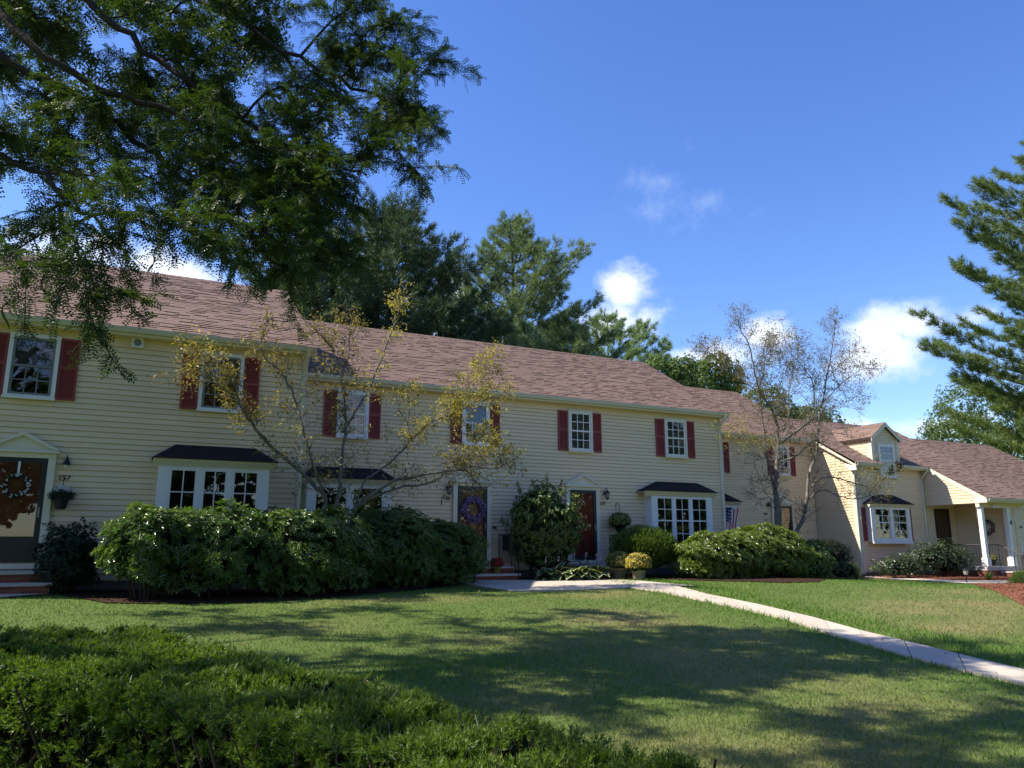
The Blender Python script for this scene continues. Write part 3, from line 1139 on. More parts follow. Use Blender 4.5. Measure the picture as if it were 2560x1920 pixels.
DX0, DX1, DZ = 28.20, 29.85, 6.0
ypo, zpo = 19.66, ze - SLQ * (ye - 19.66)
r4o = r4.build('roof', 'roof_deck', H4)
MB().prism([(ypo, zpo), (ye - .002, ze - .0012), (ye - .002, ze - .1012), (ypo, zpo - .1)], 0, PX, 34.3).build('porch_roof', 'roof_deck', r4o)
shingle_slope(r4o, QX - .24, 34.32, ye - .04, ze - .02, yr, zr, clip=lambda x, s: not (DX0 - .05 < x < DX1 + .05 and s < (.5 if DW0 - .1 < x < DW1 + .1 else 0)))
shingle_slope(r4o, PX - .02, 34.32, ypo - .04, zpo - .02, ye - .03, ze - .014)
ridge_caps(r4o, QX - .24, 34.32, yr, zr + .01)
gutter(H4, QX - .20, 28.44, ye, ze, QY)
gutter(H4, 29.60, PX - .02, ye, ze, QY)
rake(H4, QX - .22, QX - .14, ye - .02, ze - .02, yr, zr - .11, .19)
MB().prism([(ye - .02, ze - .20), (ye - .02, ze - .33), (QY + .02, ze - .33), (QY + .28, ze - .01)], 0, QX - .20, QX - .145).build('eave_return', 'white_trim', H4)
downspout(H4, QX + .10, QY, 4.74, .4, ye)
downspout(H4, PX - .12, QY, 4.74, .4, ye)
# dormer
DX0, DX1, DZ = 28.20, 29.85, 6.0
dm = MB()
dz_b = ze + SLQ * (QY - ye) - .05
dm.prism([(DX0, 4.2), (DX1, 4.2), (DX1, DZ), ((DX0 + DX1) / 2, 6.55), (DX0, DZ)], 1, QY, 24.6)
dor = dm.build('dormer', 'siding', H4)


def roofz(y):
    return ze + SLQ * (y - ye)


n = int((6.5 - 4.6) / EXPO)
for i in range(n + 1):
    z = 4.62 + i * EXPO
    if z < DZ:
        a, b = DX0 + .12, DX1 - .12
    else:
        f = (z + .10 - DZ) / .55
        a, b = DX0 + .82 * f + .1, DX1 - .82 * f - .1
    if b - a < .1:
        continue
    MB().prism([(-.030, .021), (0, .021), (0, EXPO), (-.022, EXPO)], 0, a, b).build('clapboard', 'siding', dor).location = (0, QY, z)
boards_y(dor, DX0, lambda z: (QY + .02, max(QY + .02, min(24.6, ye + (z - ze) / SLQ + .25))), 5.0, 5.96)
MB().box(DX0 - .03, DX0 + .12, QY - .04, QY - .002, 4.95, DZ).build('corner_board', 'cream_trim', dor)
MB().box(DX1 - .12, DX1 + .03, QY - .04, QY - .002, 4.95, DZ).build('corner_board', 'cream_trim', dor)
MB().box(DX0 - .029, DX0 - .001, QY - .001, QY + .12, 5.0, DZ).build('corner_board', 'cream_trim', dor)
xc = (DX0 + DX1) / 2
drf = MB()
hw = .96
drf.prism([(xc - hw, DZ - .03), (xc, 6.66), (xc + hw, DZ - .03), (xc + hw, DZ - .12), (xc, 6.57), (xc - hw, DZ - .12)], 1, QY - .14, 25.4)
dro = drf.build('dormer_roof', 'roof_deck', dor)
for sgn in (-1, 1):
    rb = MB().prism([(xc + sgn * (hw - .005), DZ - .035), (xc, 6.65), (xc, 6.50), (xc + sgn * (hw - .005), DZ - .19)], 1, QY - .165 - .001 * sgn, QY - .141)
    rb.build('rake_board', 'cream_trim', dor)
# dormer shingles, both slopes
Ls = math.hypot(hw, 6.66 - DZ + .03)
Vs, Fs, bse = [], [], 0
for sgn in (-1, 1):
    dv = np.array([-sgn * hw / Ls, 0, (6.69 - DZ) / Ls])
    nv = np.array([sgn * dv[2], 0, abs(dv[0])])
    for r in range(9):
        y = QY - .16
        while y < 25.3:
            wd = random.choice((.24, .32, .4))
            V, F = wedge(wd - .006, .155, random.choice((.008, .014, .02)))
            base = np.array([xc + sgn * hw, y, DZ - .03]) + dv * (r * Ls / 9) + nv * .004
            V = base + V[:, 0:1] * np.array([0, 1, 0]) + V[:, 1:2] * dv + V[:, 2:3] * nv
            Vs.append(V)
            Fs.append(F + bse)
            bse += 6
            y += wd
so = link('shingles', npmesh('shingles', np.concatenate(Vs), np.concatenate(Fs)), 'roof_shingle', dro)
so['kind'] = 'stuff'
window(H4, 28.52, 29.50, 4.30, 5.74, QY, grid=(2, 2), frame_m='white_trim')
# twin window with its own little hip roof, shutters beside it
b4 = MB()
tw0, tw1 = 27.46, 29.84
b4.box(tw0, tw1, 22.06, QY - .002, 1.62, 1.70)
b4.box(tw0, tw0 + .03, 22.06, QY - .002, 1.70, 3.02)
b4.box(tw1 - .03, tw1, 22.06, QY - .002, 1.70, 3.02)
b4.box(tw0 + .08, tw1 - .08, 22.10, QY - .002, .45, 1.615)
bay4 = bay(H4, tw0, tw1, 1.62, 3.14, 22.12, QY, 27.32, 30.02, 28.1, 29.2, 3.57, 2, 'hung')
MB().box(28.60, 28.78, 22.11, 22.116, 1.70, 3.05).build('centre_panel', 'white_trim', bay4)
MB().box(28.80, 29.20, 22.24, 22.245, 1.78, 2.95).build('curtain', 'curtain', bay4)
for (a, b) in ((27.08, 27.42), (29.88, 30.22)):
    shutter(H4, a, b, 1.66, 3.02, QY)
# porch: floor, side walls, posts, beam
pf = .66
MB().box(PX, 33.25, 19.95, QY - .03, pf - .10, pf).build('porch_floor', 'step_stone', H4)
pw = MB().box(33.25, 33.5, 20.02, QY, .1, 3.30).build('wall', 'siding', H4)
boards_y(pw, 33.25, lambda z: (20.16, QY - .03), pf, 3.2)
MB().box(33.215, 33.249, 20.02, 20.16, pf + .3, 3.2).build('corner_board', 'cream_trim', pw)
MB().box(PX, 34.3, QY + .001, QY + .02, .1, 3.3)
boards_x(w4, PX + .04, 33.2, QY, pf, 3.30)
pg = MB().add([(PX + .02, 20.06, 3.16), (PX + .02, QY, 3.16), (PX + .02, QY, roofz(QY) - .12), (PX + .02, 20.06, roofz(20.06) - .12),
               (PX + .14, 20.06, 3.16), (PX + .14, QY, 3.16), (PX + .14, QY, roofz(QY) - .12), (PX + .14, 20.06, roofz(20.06) - .12)],
              [(0, 3, 2, 1), (4, 5, 6, 7), (0, 1, 5, 4), (1, 2, 6, 5), (2, 3, 7, 6), (3, 0, 4, 7)]).build('porch_gable', 'siding', H4)
boards_y(pg, PX + .02, lambda z: (max(20.10, ye + (z - ze + .16) / SLQ), QY), 3.17, 4.85)
rake(H4, PX - .03, PX + .0, ypo - .02, zpo - .02, ye, ze - .02, .20)
MB().box(PX - .0, 33.5, 19.98, 20.14, 3.02, 3.25).build('porch_beam', 'cream_trim', H4)
MB().prism([(ypo - .03, zpo - .06), (ypo - .03, zpo - .20), (20.1, zpo - .20), (20.1, zpo + .06)], 0, PX - .025, PX + .06).build('eave_return', 'white_trim', H4)
MB().box(PX, 33.25, 19.99, QY - .02, 3.26, 3.30).build('porch_ceiling', 'siding', H4)
for x in (31.40, 33.10):
    p = MB()
    p.box(x - .085, x + .085, 19.97, 20.14, pf + .001, 3.02)
    p.box(x - .12, x + .12, 19.93, 20.18, pf + .0005, pf + .34)
    p.build('porch_post', 'white_trim', H4)
gutter(H4, PX + .05, 41.0, ypo, zpo, 20.0)
door(H4, 31.72, 32.72, pf + .05, 3.06, QY, m='door_dark', storm='door_dark', pediment=False)
cs = MB()
ring(cs, 31.65, 32.79, pf - .01, 3.13, .07, QY - .060, QY - .023)
cs.build('door_casing', 'cream_trim', H4)
# wing to the right
wing = MB().prism([(20.0, .1), (20.0, zpo + .08), (25.0, 6.45), (29.5, zpo + .5), (29.5, .1)], 0, 33.5, 40.4).build('wall', 'siding', H4)
boards_x(wing, 33.5, 40.4, 20.0, .5, 3.15)
rw = MB().prism([(ypo, zpo), (25.0, zpo + SLQ * (25 - ypo)), (29.6, zpo + .6), (29.6, zpo + .5), (25.0, zpo + SLQ * (25 - ypo) - .1), (ypo, zpo - .1)], 0, 34.301, 40.6).build('roof', 'roof_deck', H4)
shingle_slope(rw, 34.32, 40.62, ypo - .04, zpo - .02, 25.0, zpo + SLQ * (25 - ypo))
ridge_caps(rw, 34.32, 40.62, 25.0, zpo + SLQ * (25 - ypo) + .01)
for a in (35.0,):
    window(H4, a, a + 1.0, 1.6, 3.0, 20.0, grid=(2, 2), frame_m='white_trim')
    shutter(H4, a - .36, a - .01, 1.62, 2.98, 20.0)
text(H4, '161', 33.85, 2.20, 20.0 - .040, .13)


# ------------------------------------------------------------------ steps, railings
def brick_steps(label, x0, x1, treads, ywall, zground, grp='brick front steps'):
    """treads: list of (z, yfront) from the top down; stone slabs on brick"""
    t = tag(thing('front_steps', ((x0 + x1) / 2, treads[-1][1], zground)), label, 'steps', grp)
    ox, oy, oz = t.location
    bl, bh = .20, .066
    bme = MB().box(-bl / 2, bl / 2, -.05, .05, -bh / 2, bh / 2).mesh('brick')
    bme.materials.append(MATS['brick'])
    for i, (z, yf) in enumerate(treads):
        zb = treads[i + 1][0] if i + 1 < len(treads) else zground - .05
        MB().box(x0 - .03 - ox, x1 + .03 - ox, yf - .035 - oy, (ywall if i == 0 else treads[i - 1][1] + .06) - oy, z - .055 - oz, z - oz).build('tread', 'step_stone', t)
        MB().box(x0 + .012 - ox, x1 - .012 - ox, yf + .012 - oy, ywall - .01 - oy, zb - .02 - oz, z - .056 - oz).build('mortar_bed', 'mortar', t)
        h = z - .056 - zb
        rows = max(1, int(round(h / .076)))
        for r in range(rows):
            zz = zb + (r + .5) * h / rows
            x = x0 + (.0 if r % 2 else -.1) + .005
            while x < x1 - .02:
                a, b = max(x, x0), min(x + bl, x1)
                if b - a > .04:
                    o = link('brick', bme, None, t)
                    o.location = ((a + b) / 2 - ox, yf + .05 + random.uniform(-.003, .003) - oy, zz - oz)
                    o.scale = ((b - a) / bl, 1, h / rows / .076)
                x += bl + .010
            # the left cheek
            if i == 0:
                y = yf + .12
                while y < ywall - .2:
                    o = link('brick', bme, None, t)
                    o.location = (x0 + .047 - ox, y + .1 - oy, zz - oz)
                    o.rotation_euler = (0, 0, RAD(90))
                    o.scale = (1, 1, h / rows / .076)
                    y += bl + .010
    return t


def g_at(x, y):
    return float(gz(np.float64(x), np.float64(y)))


brick_steps('brick steps with two stone treads before the white-wreathed door 157', -2.75, -1.05, [(1.06, 17.0), (.86, 16.68)], LY - .03, g_at(-1.9, 16.6))
brick_steps('brick steps holding the red flower pot before door 158', 8.25, 9.95, [(.94, 19.85), (.75, 19.5)], MY - .03, g_at(9, 19.4))
brick_steps('brick steps between the hosta bed and clipped yew before door 159', 12.1, 13.8, [(.94, 19.85), (.75, 19.5)], MY - .03, g_at(13, 19.4))
brick_steps('brick porch base and white-edged steps leading to porch 161', PX + .02, 33.25, [(pf - .101, 19.96)], QY - .05, .1)
brick_steps('lower porch steps with pale treads at the far edge beside porch 161', 32.0, 33.6, [(.47, 19.45), (.30, 19.1)], 19.9, .1)


def railing(label, path, ztop, zbot, post_first=True, group='black iron railings'):
    """path: list of (x,y,zfloor) for the rail's run; balusters every 11 cm"""
    o0 = path[0]
    t = tag(thing('iron_railing', (o0[0], o0[1], o0[2])), label, 'railing', group)
    P = [Vector((p[0] - o0[0], p[1] - o0[1], p[2] - o0[2])) for p in path]
    tops = [p + Vector((0, 0, .86)) for p in P]
    lows = [p + Vector((0, 0, .10)) for p in P]
    MB().tube(tops + [tops[-1] + Vector((0, -.08, -.06)), tops[-1] + Vector((0, -.05, -.13))], .018, 6).build('handrail', 'black_iron', t)
    MB().tube(lows, .010, 5).build('lower_rail', 'black_iron', t)
    for i in range(len(P)):
        MB().tube([P[i], tops[i]], .014, 5).build('post', 'black_iron', t)
    for i in range(len(P) - 1):
        n = max(1, int((P[i + 1] - P[i]).length / .11))
        for k in range(1, n):
            a = lows[i].lerp(lows[i + 1], k / n)
            b = tops[i].lerp(tops[i + 1], k / n)
            MB().tube([a, b], .007, 4).build('baluster', 'black_iron', t)
    return t


railing('black iron railing with mailbox to the right of door 158', [(9.90, 20.7, .94), (9.90, 19.9, .94), (9.90, 19.45, .60)], 0, 0)
railing('black iron railing between flowering shrub and door 159', [(12.15, 20.7, .94), (12.15, 19.9, .94), (12.15, 19.45, .60)], 0, 0)
railing('black iron railing between door 159 and the clipped yew', [(13.75, 20.72, .94), (13.75, 19.9, .94), (13.75, 19.45, .60)], 0, 0)
railing('black iron railing closing the side of porch 161', [(PX + .12, 22.3, pf), (PX + .12, 20.2, pf)], 0, 0)
railing('black iron stair railing sloping down from porch 161', [(31.62, 20.02, pf), (32.02, 19.9, pf), (32.02, 19.3, .40), (32.02, 19.02, .25)], 0, 0)

# ------------------------------------------------------------------ ground, walks, beds
def poly_in(poly, X, Y):
    inside = np.zeros(len(X), bool)
    n = len(poly)
    for i in range(n):
        x0, y0 = poly[i][0], poly[i][1]
        x1, y1 = poly[(i + 1) % n][0], poly[(i + 1) % n][1]
        c = ((y0 > Y) != (y1 > Y))
        with np.errstate(divide='ignore', invalid='ignore'):
            xi = (x1 - x0) * (Y - y0) / (y1 - y0 + 1e-12) + x0
        inside ^= c & (X < xi)
    return inside


DRY = [(15.5, 10.0, 3.2, 1.6, .75), (19.5, 12.5, 3.0, 1.2, .6), (12.5, 8.5, 2.0, 1.0, .6), (6.5, 7.4, 1.6, 1.7, .55), (7.3, 10.5, 1.3, 1.6, .6), (9.4, 14.2, 1.6, .8, .55), (4.4, 4.6, 1.6, .9, .6),
       (6.0, 5.0, 1.5, .7, .55), (5.2, 14.4, 2.2, .7, .45), (2.6, 11.5, 1.2, .8, .4), (5.0, 9.6, 1.2, .8, .35), (8.1, 8.6, .8, 1.2, .45), (3.6, 6.6, .7, .7, .4)]


def dry_f(X, Y):
    d = np.zeros_like(X)
    for (a, b, rx, ry, w) in DRY:
        q = ((X - a) / rx) ** 2 + ((Y - b) / ry) ** 2
        d = np.maximum(d, w * np.exp(-q))
    wob = .5 + .5 * np.sin(X * 2.1 + 1.3 * np.sin(Y * 1.7)) * np.sin(Y * 2.6 + 1.1 * np.sin(X * 1.3 + 2))
    wob2 = .5 + .5 * np.sin(X * 5.3 + 2 * np.sin(Y * 3.1)) * np.sin(Y * 6.1 + 1.7 * np.sin(X * 4.3))
    return np.clip(d * (.45 + .6 * wob) + .12 * wob * wob2 + .02, 0, 1)


def axis_vals(lo, flo, fhi, hi, step):
    a = np.arange(flo, fhi + 1e-6, step)
    left = flo - np.geomspace(step, flo - lo, 16)[::-1]
    right = fhi + np.geomspace(step, hi - fhi, 16)
    return np.concatenate([left, a, right])


gx = axis_vals(-400, -8, 46, 600, .35)
gy = axis_vals(-400, -4, 26, 700, .35)
GX, GY = np.meshgrid(gx, gy)
GZ = gz(GX, GY)
nx, ny = len(gx), len(gy)
V = np.stack([GX, GY, GZ], -1).reshape(-1, 3)
i = np.arange(ny - 1)[:, None] * nx
j = np.arange(nx - 1)[None, :]
F = np.stack([i + j, i + j + 1, i + j + nx + 1, i + j + nx], -1).reshape(-1, 4)
me = npmesh('lawn', V, F, True)
ad = me.attributes.new('dry', 'FLOAT', 'POINT')
ad.data.foreach_set('value', dry_f(V[:, 0], V[:, 1]).astype(np.float32))
lawn = link('lawn', me, 'lawn_ground')
tag(lawn, 'mown green lawn with straw-dry patches sloping up to the houses', 'lawn', kind='structure')

c6 = lambda x, y: gp(1400 + .5244 * x, 1420 + .5244 * y)
near = [c6(*p) for p in ((-60, 94), (60, 96), (330, 98), (480, 118), (640, 152), (850, 195), (1060, 245), (1300, 325), (1450, 368), (1700, 440), (2000, 515), (2212, 565), (2600, 660))]
far = [c6(*p) for p in ((380, 66), (470, 75), (700, 130), (950, 180), (1200, 240), (1450, 310), (1700, 370), (2000, 445), (2212, 495), (2600, 585))]


def resample(pts, n):
    P = np.array([[p.x, p.y] for p in pts])
    d = np.concatenate([[0], np.cumsum(np.linalg.norm(np.diff(P, axis=0), axis=1))])
    t = np.linspace(0, d[-1], n)
    return np.stack([np.interp(t, d, P[:, 0]), np.interp(t, d, P[:, 1])], -1)


walk = tag(thing('front_walk', (10, 12, .4)), 'pale concrete walk curving from the doors down past the lawn', 'walk', kind='structure')
walk.location = (0, 0, 0)
NW = 13
ea = resample(near[2:], NW * 5 + 1)
eb = resample(far, NW * 5 + 1)
walk_polys = []
for s in range(NW):
    vs, fs = [], []
    for k in range(6):
        q = s * 5 + k
        a, b = ea[q].copy(), eb[q].copy()
        if k == 0:
            a += (ea[q + 1] - ea[q]) * .11
            b += (eb[q + 1] - eb[q]) * .11
        for f in (0, .5, 1):
            p = a * (1 - f) + b * f
            vs.append((p[0], p[1], g_at(*p) + .032))
    base = len(vs)
    vs += [(x, y, z - .12) for x, y, z in vs]
    for k in range(5):
        for c in range(2):
            q = k * 3 + c
            fs.append((q, q + 3, q + 4, q + 1))
    rim = [0, 1, 2, 5, 8, 11, 14, 17, 16, 15, 12, 9, 6, 3]
    for a, b in zip(rim, rim[1:] + rim[:1]):
        fs.append((a, b, b + base, a + base))
    MB().add(vs, fs).build('slab', 'concrete', walk)
walk_polys.append([tuple(p) for p in ea] + [tuple(p) for p in eb[::-1]])
# apron in front of the two doors
nl = near[2]
fl = far[0]
xs = [7.7, 9.3, 10.9, 12.5, min(nl.x, fl.x) + .35]
ylo = nl.y
yhi = 19.46
for a, b in zip(xs[:-1], xs[1:]):
    vs = []
    for f in (0.004, .25, .5, .75, .996):
        x = a + (b - a) * f
        lo = ylo + (1.0 if x < 9.3 else .0) * (9.3 - x) * .25
        for y in (lo, (lo + yhi) / 2, yhi):
            vs.append((x, y, g_at(x, y) + .030))
    base = len(vs)
    vs += [(x, y, z - .12) for x, y, z in vs]
    fs = []
    for k in range(4):
        for c in range(2):
            q = k * 3 + c
            fs.append((q, q + 3, q + 4, q + 1))
    rim = [0, 3, 6, 9, 12, 13, 14, 11, 8, 5, 2, 1]
    for q, r in zip(rim, rim[1:] + rim[:1]):
        fs.append((r, q, q + base, r + base))
    MB().add(vs, fs).build('slab', 'concrete', walk)
walk_polys.append([(7.7, ylo), (xs[-1], ylo), (xs[-1], yhi), (7.7, yhi)])
# little walk before door 157
def sheet(name, poly, m, lift, parent=None, res=.25, wob=0.0):
    """flat polygon draped over the ground"""
    P = np.array([[p[0], p[1]] for p in poly])
    x0, y0 = P.min(0)
    x1, y1 = P.max(0)
    bm = bmesh.new()
    vs = [bm.verts.new((p[0], p[1], 0)) for p in poly]
    bm.faces.new(vs)
    for x in np.arange(x0 + res, x1, res * 2):
        bmesh.ops.bisect_plane(bm, geom=bm.verts[:] + bm.edges[:] + bm.faces[:], plane_co=(x, 0, 0), plane_no=(1, 0, 0))
    for y in np.arange(y0 + res, y1, res * 2):
        bmesh.ops.bisect_plane(bm, geom=bm.verts[:] + bm.edges[:] + bm.faces[:], plane_co=(0, y, 0), plane_no=(0, 1, 0))
    for v in bm.verts:
        v.co.z = g_at(v.co.x, v.co.y) + lift
    bmesh.ops.recalc_face_normals(bm, faces=bm.faces)
    me = bpy.data.meshes.new(name)
    bm.to_mesh(me)
    bm.free()
    if sum(p.normal.z for p in me.polygons) < 0:
        me.flip_normals()
    return link(name, me, m, parent)


wk = [(-3.2, 15.6), (-1.7, 15.75), (-1.05, 16.7), (-3.2, 16.7)]
o = sheet('side_walk', wk, 'concrete', .03)
tag(o, 'short concrete walk at the foot of the steps 157', 'walk', kind='structure')
walk_polys.append(wk)
c8 = lambda x, y: gp(1920 + x * 640 / 2212, 1100 + y * 640 / 2212)
p2n = [c8(*p) for p in ((840, 1196), (1300, 1218), (1700, 1245), (2040, 1245))]
p2f = [c8(*p) for p in ((2180, 1222), (1700, 1222), (1300, 1204), (840, 1184))]
wk2 = [(p.x, p.y) for p in p2n + p2f]
o = sheet('path', wk2, 'concrete', .03, res=.5)
tag(o, 'narrow concrete path along the red mulch bed towards porch 161', 'path', kind='structure')
walk_polys.append(wk2)
bedf = [ov_ for ov_ in [gp(x * K, y * K) for x, y in ((228, 1304), (360, 1306), (500, 1304), (620, 1298), (750, 1290), (900, 1276), (1000, 1264), (1046, 1258))]]
bed1 = [(-.9, 16.6)] + [(p.x, p.y) for p in bedf] + [(8.2, 20.78), (3.6, 20.78), (3.6, 17.97), (-.9, 17.97)]
bedr = [gp(x * K, y * K) for x, y in ((1430, 1251), (1500, 1255), (1600, 1257), (1700, 1260), (1770, 1258), (1800, 1252))]
bed2 = [(13.9, 19.6)] + [(p.x, p.y) for p in bedr] + [(23.0, 24.4), (18.6, 24.4), (18.5, 20.78), (13.9, 20.78)]
bed3a = [(p.x, p.y) for p in (p2f[::-1])] + [(33, 19.6), (PX, 20.0), (PX, 22.3), (QX, 22.3), (26.0, 21.8)]
b3 = [c8(*p) for p in ((1760, 1246), (1900, 1290), (2050, 1350), (2140, 1400), (2212, 1440), (2400, 1500), (2500, 1330), (2212, 1240), (2050, 1247))]
bed3b = [(p.x, p.y) for p in b3]
bed0 = [(10.1, 19.2), (12.15, 18.75), (12.3, 19.5), (12.1, 20.78), (9.95, 20.78), (9.95, 19.5)]
beds = [bed1, bed2, bed3a, bed3b, bed0]
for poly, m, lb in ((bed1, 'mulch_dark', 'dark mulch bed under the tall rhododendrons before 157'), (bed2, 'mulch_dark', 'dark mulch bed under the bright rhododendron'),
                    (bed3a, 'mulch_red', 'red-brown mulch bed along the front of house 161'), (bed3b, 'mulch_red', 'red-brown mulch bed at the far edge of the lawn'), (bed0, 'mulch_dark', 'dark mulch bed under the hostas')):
    o = sheet('mulch_bed', poly, m, .022, res=.3)
    tag(o, lb, 'mulch bed', kind='structure')


def scatter_poly(poly, n):
    P = np.array(poly)
    lo, hi = P.min(0), P.max(0)
    q = rng.uniform(lo, hi, (n * 3, 2))
    q = q[poly_in(poly, q[:, 0], q[:, 1])]
    return q[:n]


def chips(poly, n, m, lb):
    q = scatter_poly(poly, n)
    P = np.stack([q[:, 0], q[:, 1], gz(q[:, 0], q[:, 1]) + .028 + rng.uniform(0, .015, len(q))], -1)
    D = rng.normal(0, 1, (len(q), 3)) * np.array([1, 1, .25])
    V, F = leaves(P, D, rng.uniform(.03, .09, len(q)), rng.uniform(.012, .03, len(q)), LEAF4)
    o = link('mulch', npmesh('mulch', V, F), m)
    tag(o, lb, 'mulch', kind='stuff')


chips(bed1, 5000, 'mulch_dark', 'dark bark chips under the rhododendrons before 157')
chips(bed3a, 5000, 'mulch_red', 'red-brown bark chips along the front of house 161')
chips(bed3b, 4000, 'mulch_red', 'red-brown bark chips at the far edge of the lawn')
chips(bed2, 2500, 'mulch_dark', 'dark bark chips under the bright rhododendron')


def grass():
    N = 420000
    r = np.exp(rng.uniform(math.log(2.6), math.log(34), N))
    a = rng.uniform(-.72, .72, N) + (math.pi / 2 - (math.pi / 2 - PSI))
    X, Y = r * np.cos(a), r * np.sin(a)
    ok = Y < 19.5
    for p in walk_polys + beds:
        ok &= ~poly_in(p, X, Y)
    ok &= ~((Y > 17.9) & (X < 3.6))
    X, Y, r = X[ok], Y[ok], r[ok]
    n = len(X)
    Z = gz(X, Y)
    dry = dry_f(X, Y) + rng.normal(0, .10, n)
    # tall lush grass beside the walk
    h = rng.uniform(.022, .052, n)
    ctr = ea
    dist = np.full(n, 9.0)
    for q in range(0, len(eb), 2):
        dist = np.minimum(dist, np.hypot(X - eb[q, 0], Y - eb[q, 1]))
    lush = np.exp(-((dist - .5) / .55) ** 2)
    dist2 = np.full(n, 9.0)
    for q in range(0, len(ea), 2):
        dist2 = np.minimum(dist2, np.hypot(X - ea[q, 0], Y - ea[q, 1]))
    lush2 = np.exp(-(dist2 / .25) ** 2)
    tuft = np.exp(-(((X - 3.0) / 1.6) ** 2 + ((Y - 8.2) / .6) ** 2))
    h = h * (1 + 1.2 * lush * (X > 9.5) + .9 * lush2 + .8 * tuft)
    dry = np.clip(dry - .5 * lush * (X > 9.5) - .35 * lush2, 0, 1)
    D = np.stack([rng.normal(0, .55, n), rng.normal(0, .55, n), np.ones(n)], -1)
    P = np.stack([X, Y, Z - .004], -1)
    V, F = leaves(P, D, h, .0035 * (1 + r / 5.0), BLADE, up=rdir(n))
    me = npmesh('grass', V, F)
    ad = me.attributes.new('dry', 'FLOAT', 'POINT')
    ad.data.foreach_set('value', np.repeat(dry, 3).astype(np.float32))
    o = link('grass', me, 'grass_blade')
    tag(o, 'short green grass blades of the lawn, straw-coloured in patches', 'grass', kind='stuff')


grass()


# ------------------------------------------------------------------ shrubs
def ell(x0, x1, y0, y1, Y, ry):
    """ellipsoid that fills a rectangle of the photograph at distance Y"""
    a, b = ov(x0, (y0 + y1) / 2, Y), ov(x1, (y0 + y1) / 2, Y)
    t, u = ov((x0 + x1) / 2, y0, Y), ov((x0 + x1) / 2, y1, Y)
    # width across the view, turned by the facade angle
    return ((a.x + b.x) / 2, Y, (t.z + u.z) / 2), ((b.x - a.x) / 2, ry, (t.z - u.z) / 2)


def sample_ells(ells, n, inner=.25, lumps=.10, low=-.75):
    """points near the surface of a union of ellipsoids with outward normals"""
    vol = np.array([r[0] * r[1] + r[1] * r[2] + r[0] * r[2] for c, r in ells])
    cnt = (vol / vol.sum() * n * 1.6).astype(int)
    Ps, Ns = [], []
    for (c, r), m in zip(ells, cnt):
        d = rdir(m)
        d = d[d[:, 2] > low]
        c, r = np.array(c), np.array(r)
        f = 1 - rng.uniform(0, 1, len(d)) ** 2 * inner
        ph = rng.uniform(0, 6, 3)
        lump = 1 + lumps * (np.sin(d[:, 0] * 7 + ph[0]) * np.sin(d[:, 1] * 8 + ph[1]) + np.sin(d[:, 2] * 9 + ph[2] + d[:, 0] * 4)) * .7
        P = c + d * r * (f * lump)[:, None]
        N = nrm(d / r)
        keep = np.ones(len(P), bool)
        for (c2, r2) in ells:
            if c2 is c or (tuple(c2) == tuple(c)):
                continue
            q = (((P - np.array(c2)) / np.array(r2)) ** 2).sum(1)
            keep &= q > .62
        Ps.append(P[keep])
        Ns.append(N[keep])
    P, N = np.concatenate(Ps), np.concatenate(Ns)
    q = rng.permutation(len(P))[:n]
    return P[q], N[q]


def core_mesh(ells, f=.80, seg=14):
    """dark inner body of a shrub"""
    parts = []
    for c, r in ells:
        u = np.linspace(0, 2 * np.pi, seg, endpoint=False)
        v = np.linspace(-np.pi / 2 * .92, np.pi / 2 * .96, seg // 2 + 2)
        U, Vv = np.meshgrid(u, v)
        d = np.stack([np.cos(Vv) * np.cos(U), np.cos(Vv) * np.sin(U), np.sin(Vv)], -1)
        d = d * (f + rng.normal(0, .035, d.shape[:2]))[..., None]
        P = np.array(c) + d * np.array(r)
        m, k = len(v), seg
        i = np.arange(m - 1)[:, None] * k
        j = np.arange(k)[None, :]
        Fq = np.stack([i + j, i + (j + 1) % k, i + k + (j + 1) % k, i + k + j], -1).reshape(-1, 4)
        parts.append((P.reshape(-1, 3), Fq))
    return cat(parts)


def whorls(P, N, k, L, Wd, tilt=(50, 85), tmpl=LEAF6, upbias=.5):
    """rosettes of k leaves at each tip"""
    n = len(P)
    A = nrm(N + np.array([0, 0, upbias]) + rng.normal(0, .25, (n, 3)))
    ref = nrm(np.cross(A, rdir(n)))
    b2 = np.cross(A, ref)
    parts = []
    ph = rng.uniform(0, 6.28, n)
    for q in range(k):
        t = ph + q * 2.39996
        th = np.radians(rng.uniform(tilt[0], tilt[1], n))
        D = A * np.cos(th)[:, None] + (ref * np.cos(t)[:, None] + b2 * np.sin(t)[:, None]) * np.sin(th)[:, None]
        s = rng.uniform(.7, 1.15, n)
        parts.append(leaves(P + A * rng.uniform(-.02, .01, n)[:, None], D, L * s, Wd * s, tmpl, up=A + rng.normal(0, .2, (n, 3))))
    return cat(parts)


def stems(ells, zfun, n=7, r=.02):
    segs = []
    for c, rr in ells:
        for i in range(n):
            a = rng.uniform(0, 6.28)
            e = np.array(c) + np.array(rr) * .55 * np.array([math.cos(a), math.sin(a), .3])
            b = np.array([c[0] + .25 * rr[0] * math.cos(a), c[1] + .25 * rr[1] * math.sin(a), 0])
            b[2] = zfun(b[0], b[1])
            m = (b + e) / 2 + rng.normal(0, .05, 3)
            segs.append((np.array([b, m, e]), np.array([r, r * .8, r * .5])))
    return tubes_np(segs, 5)


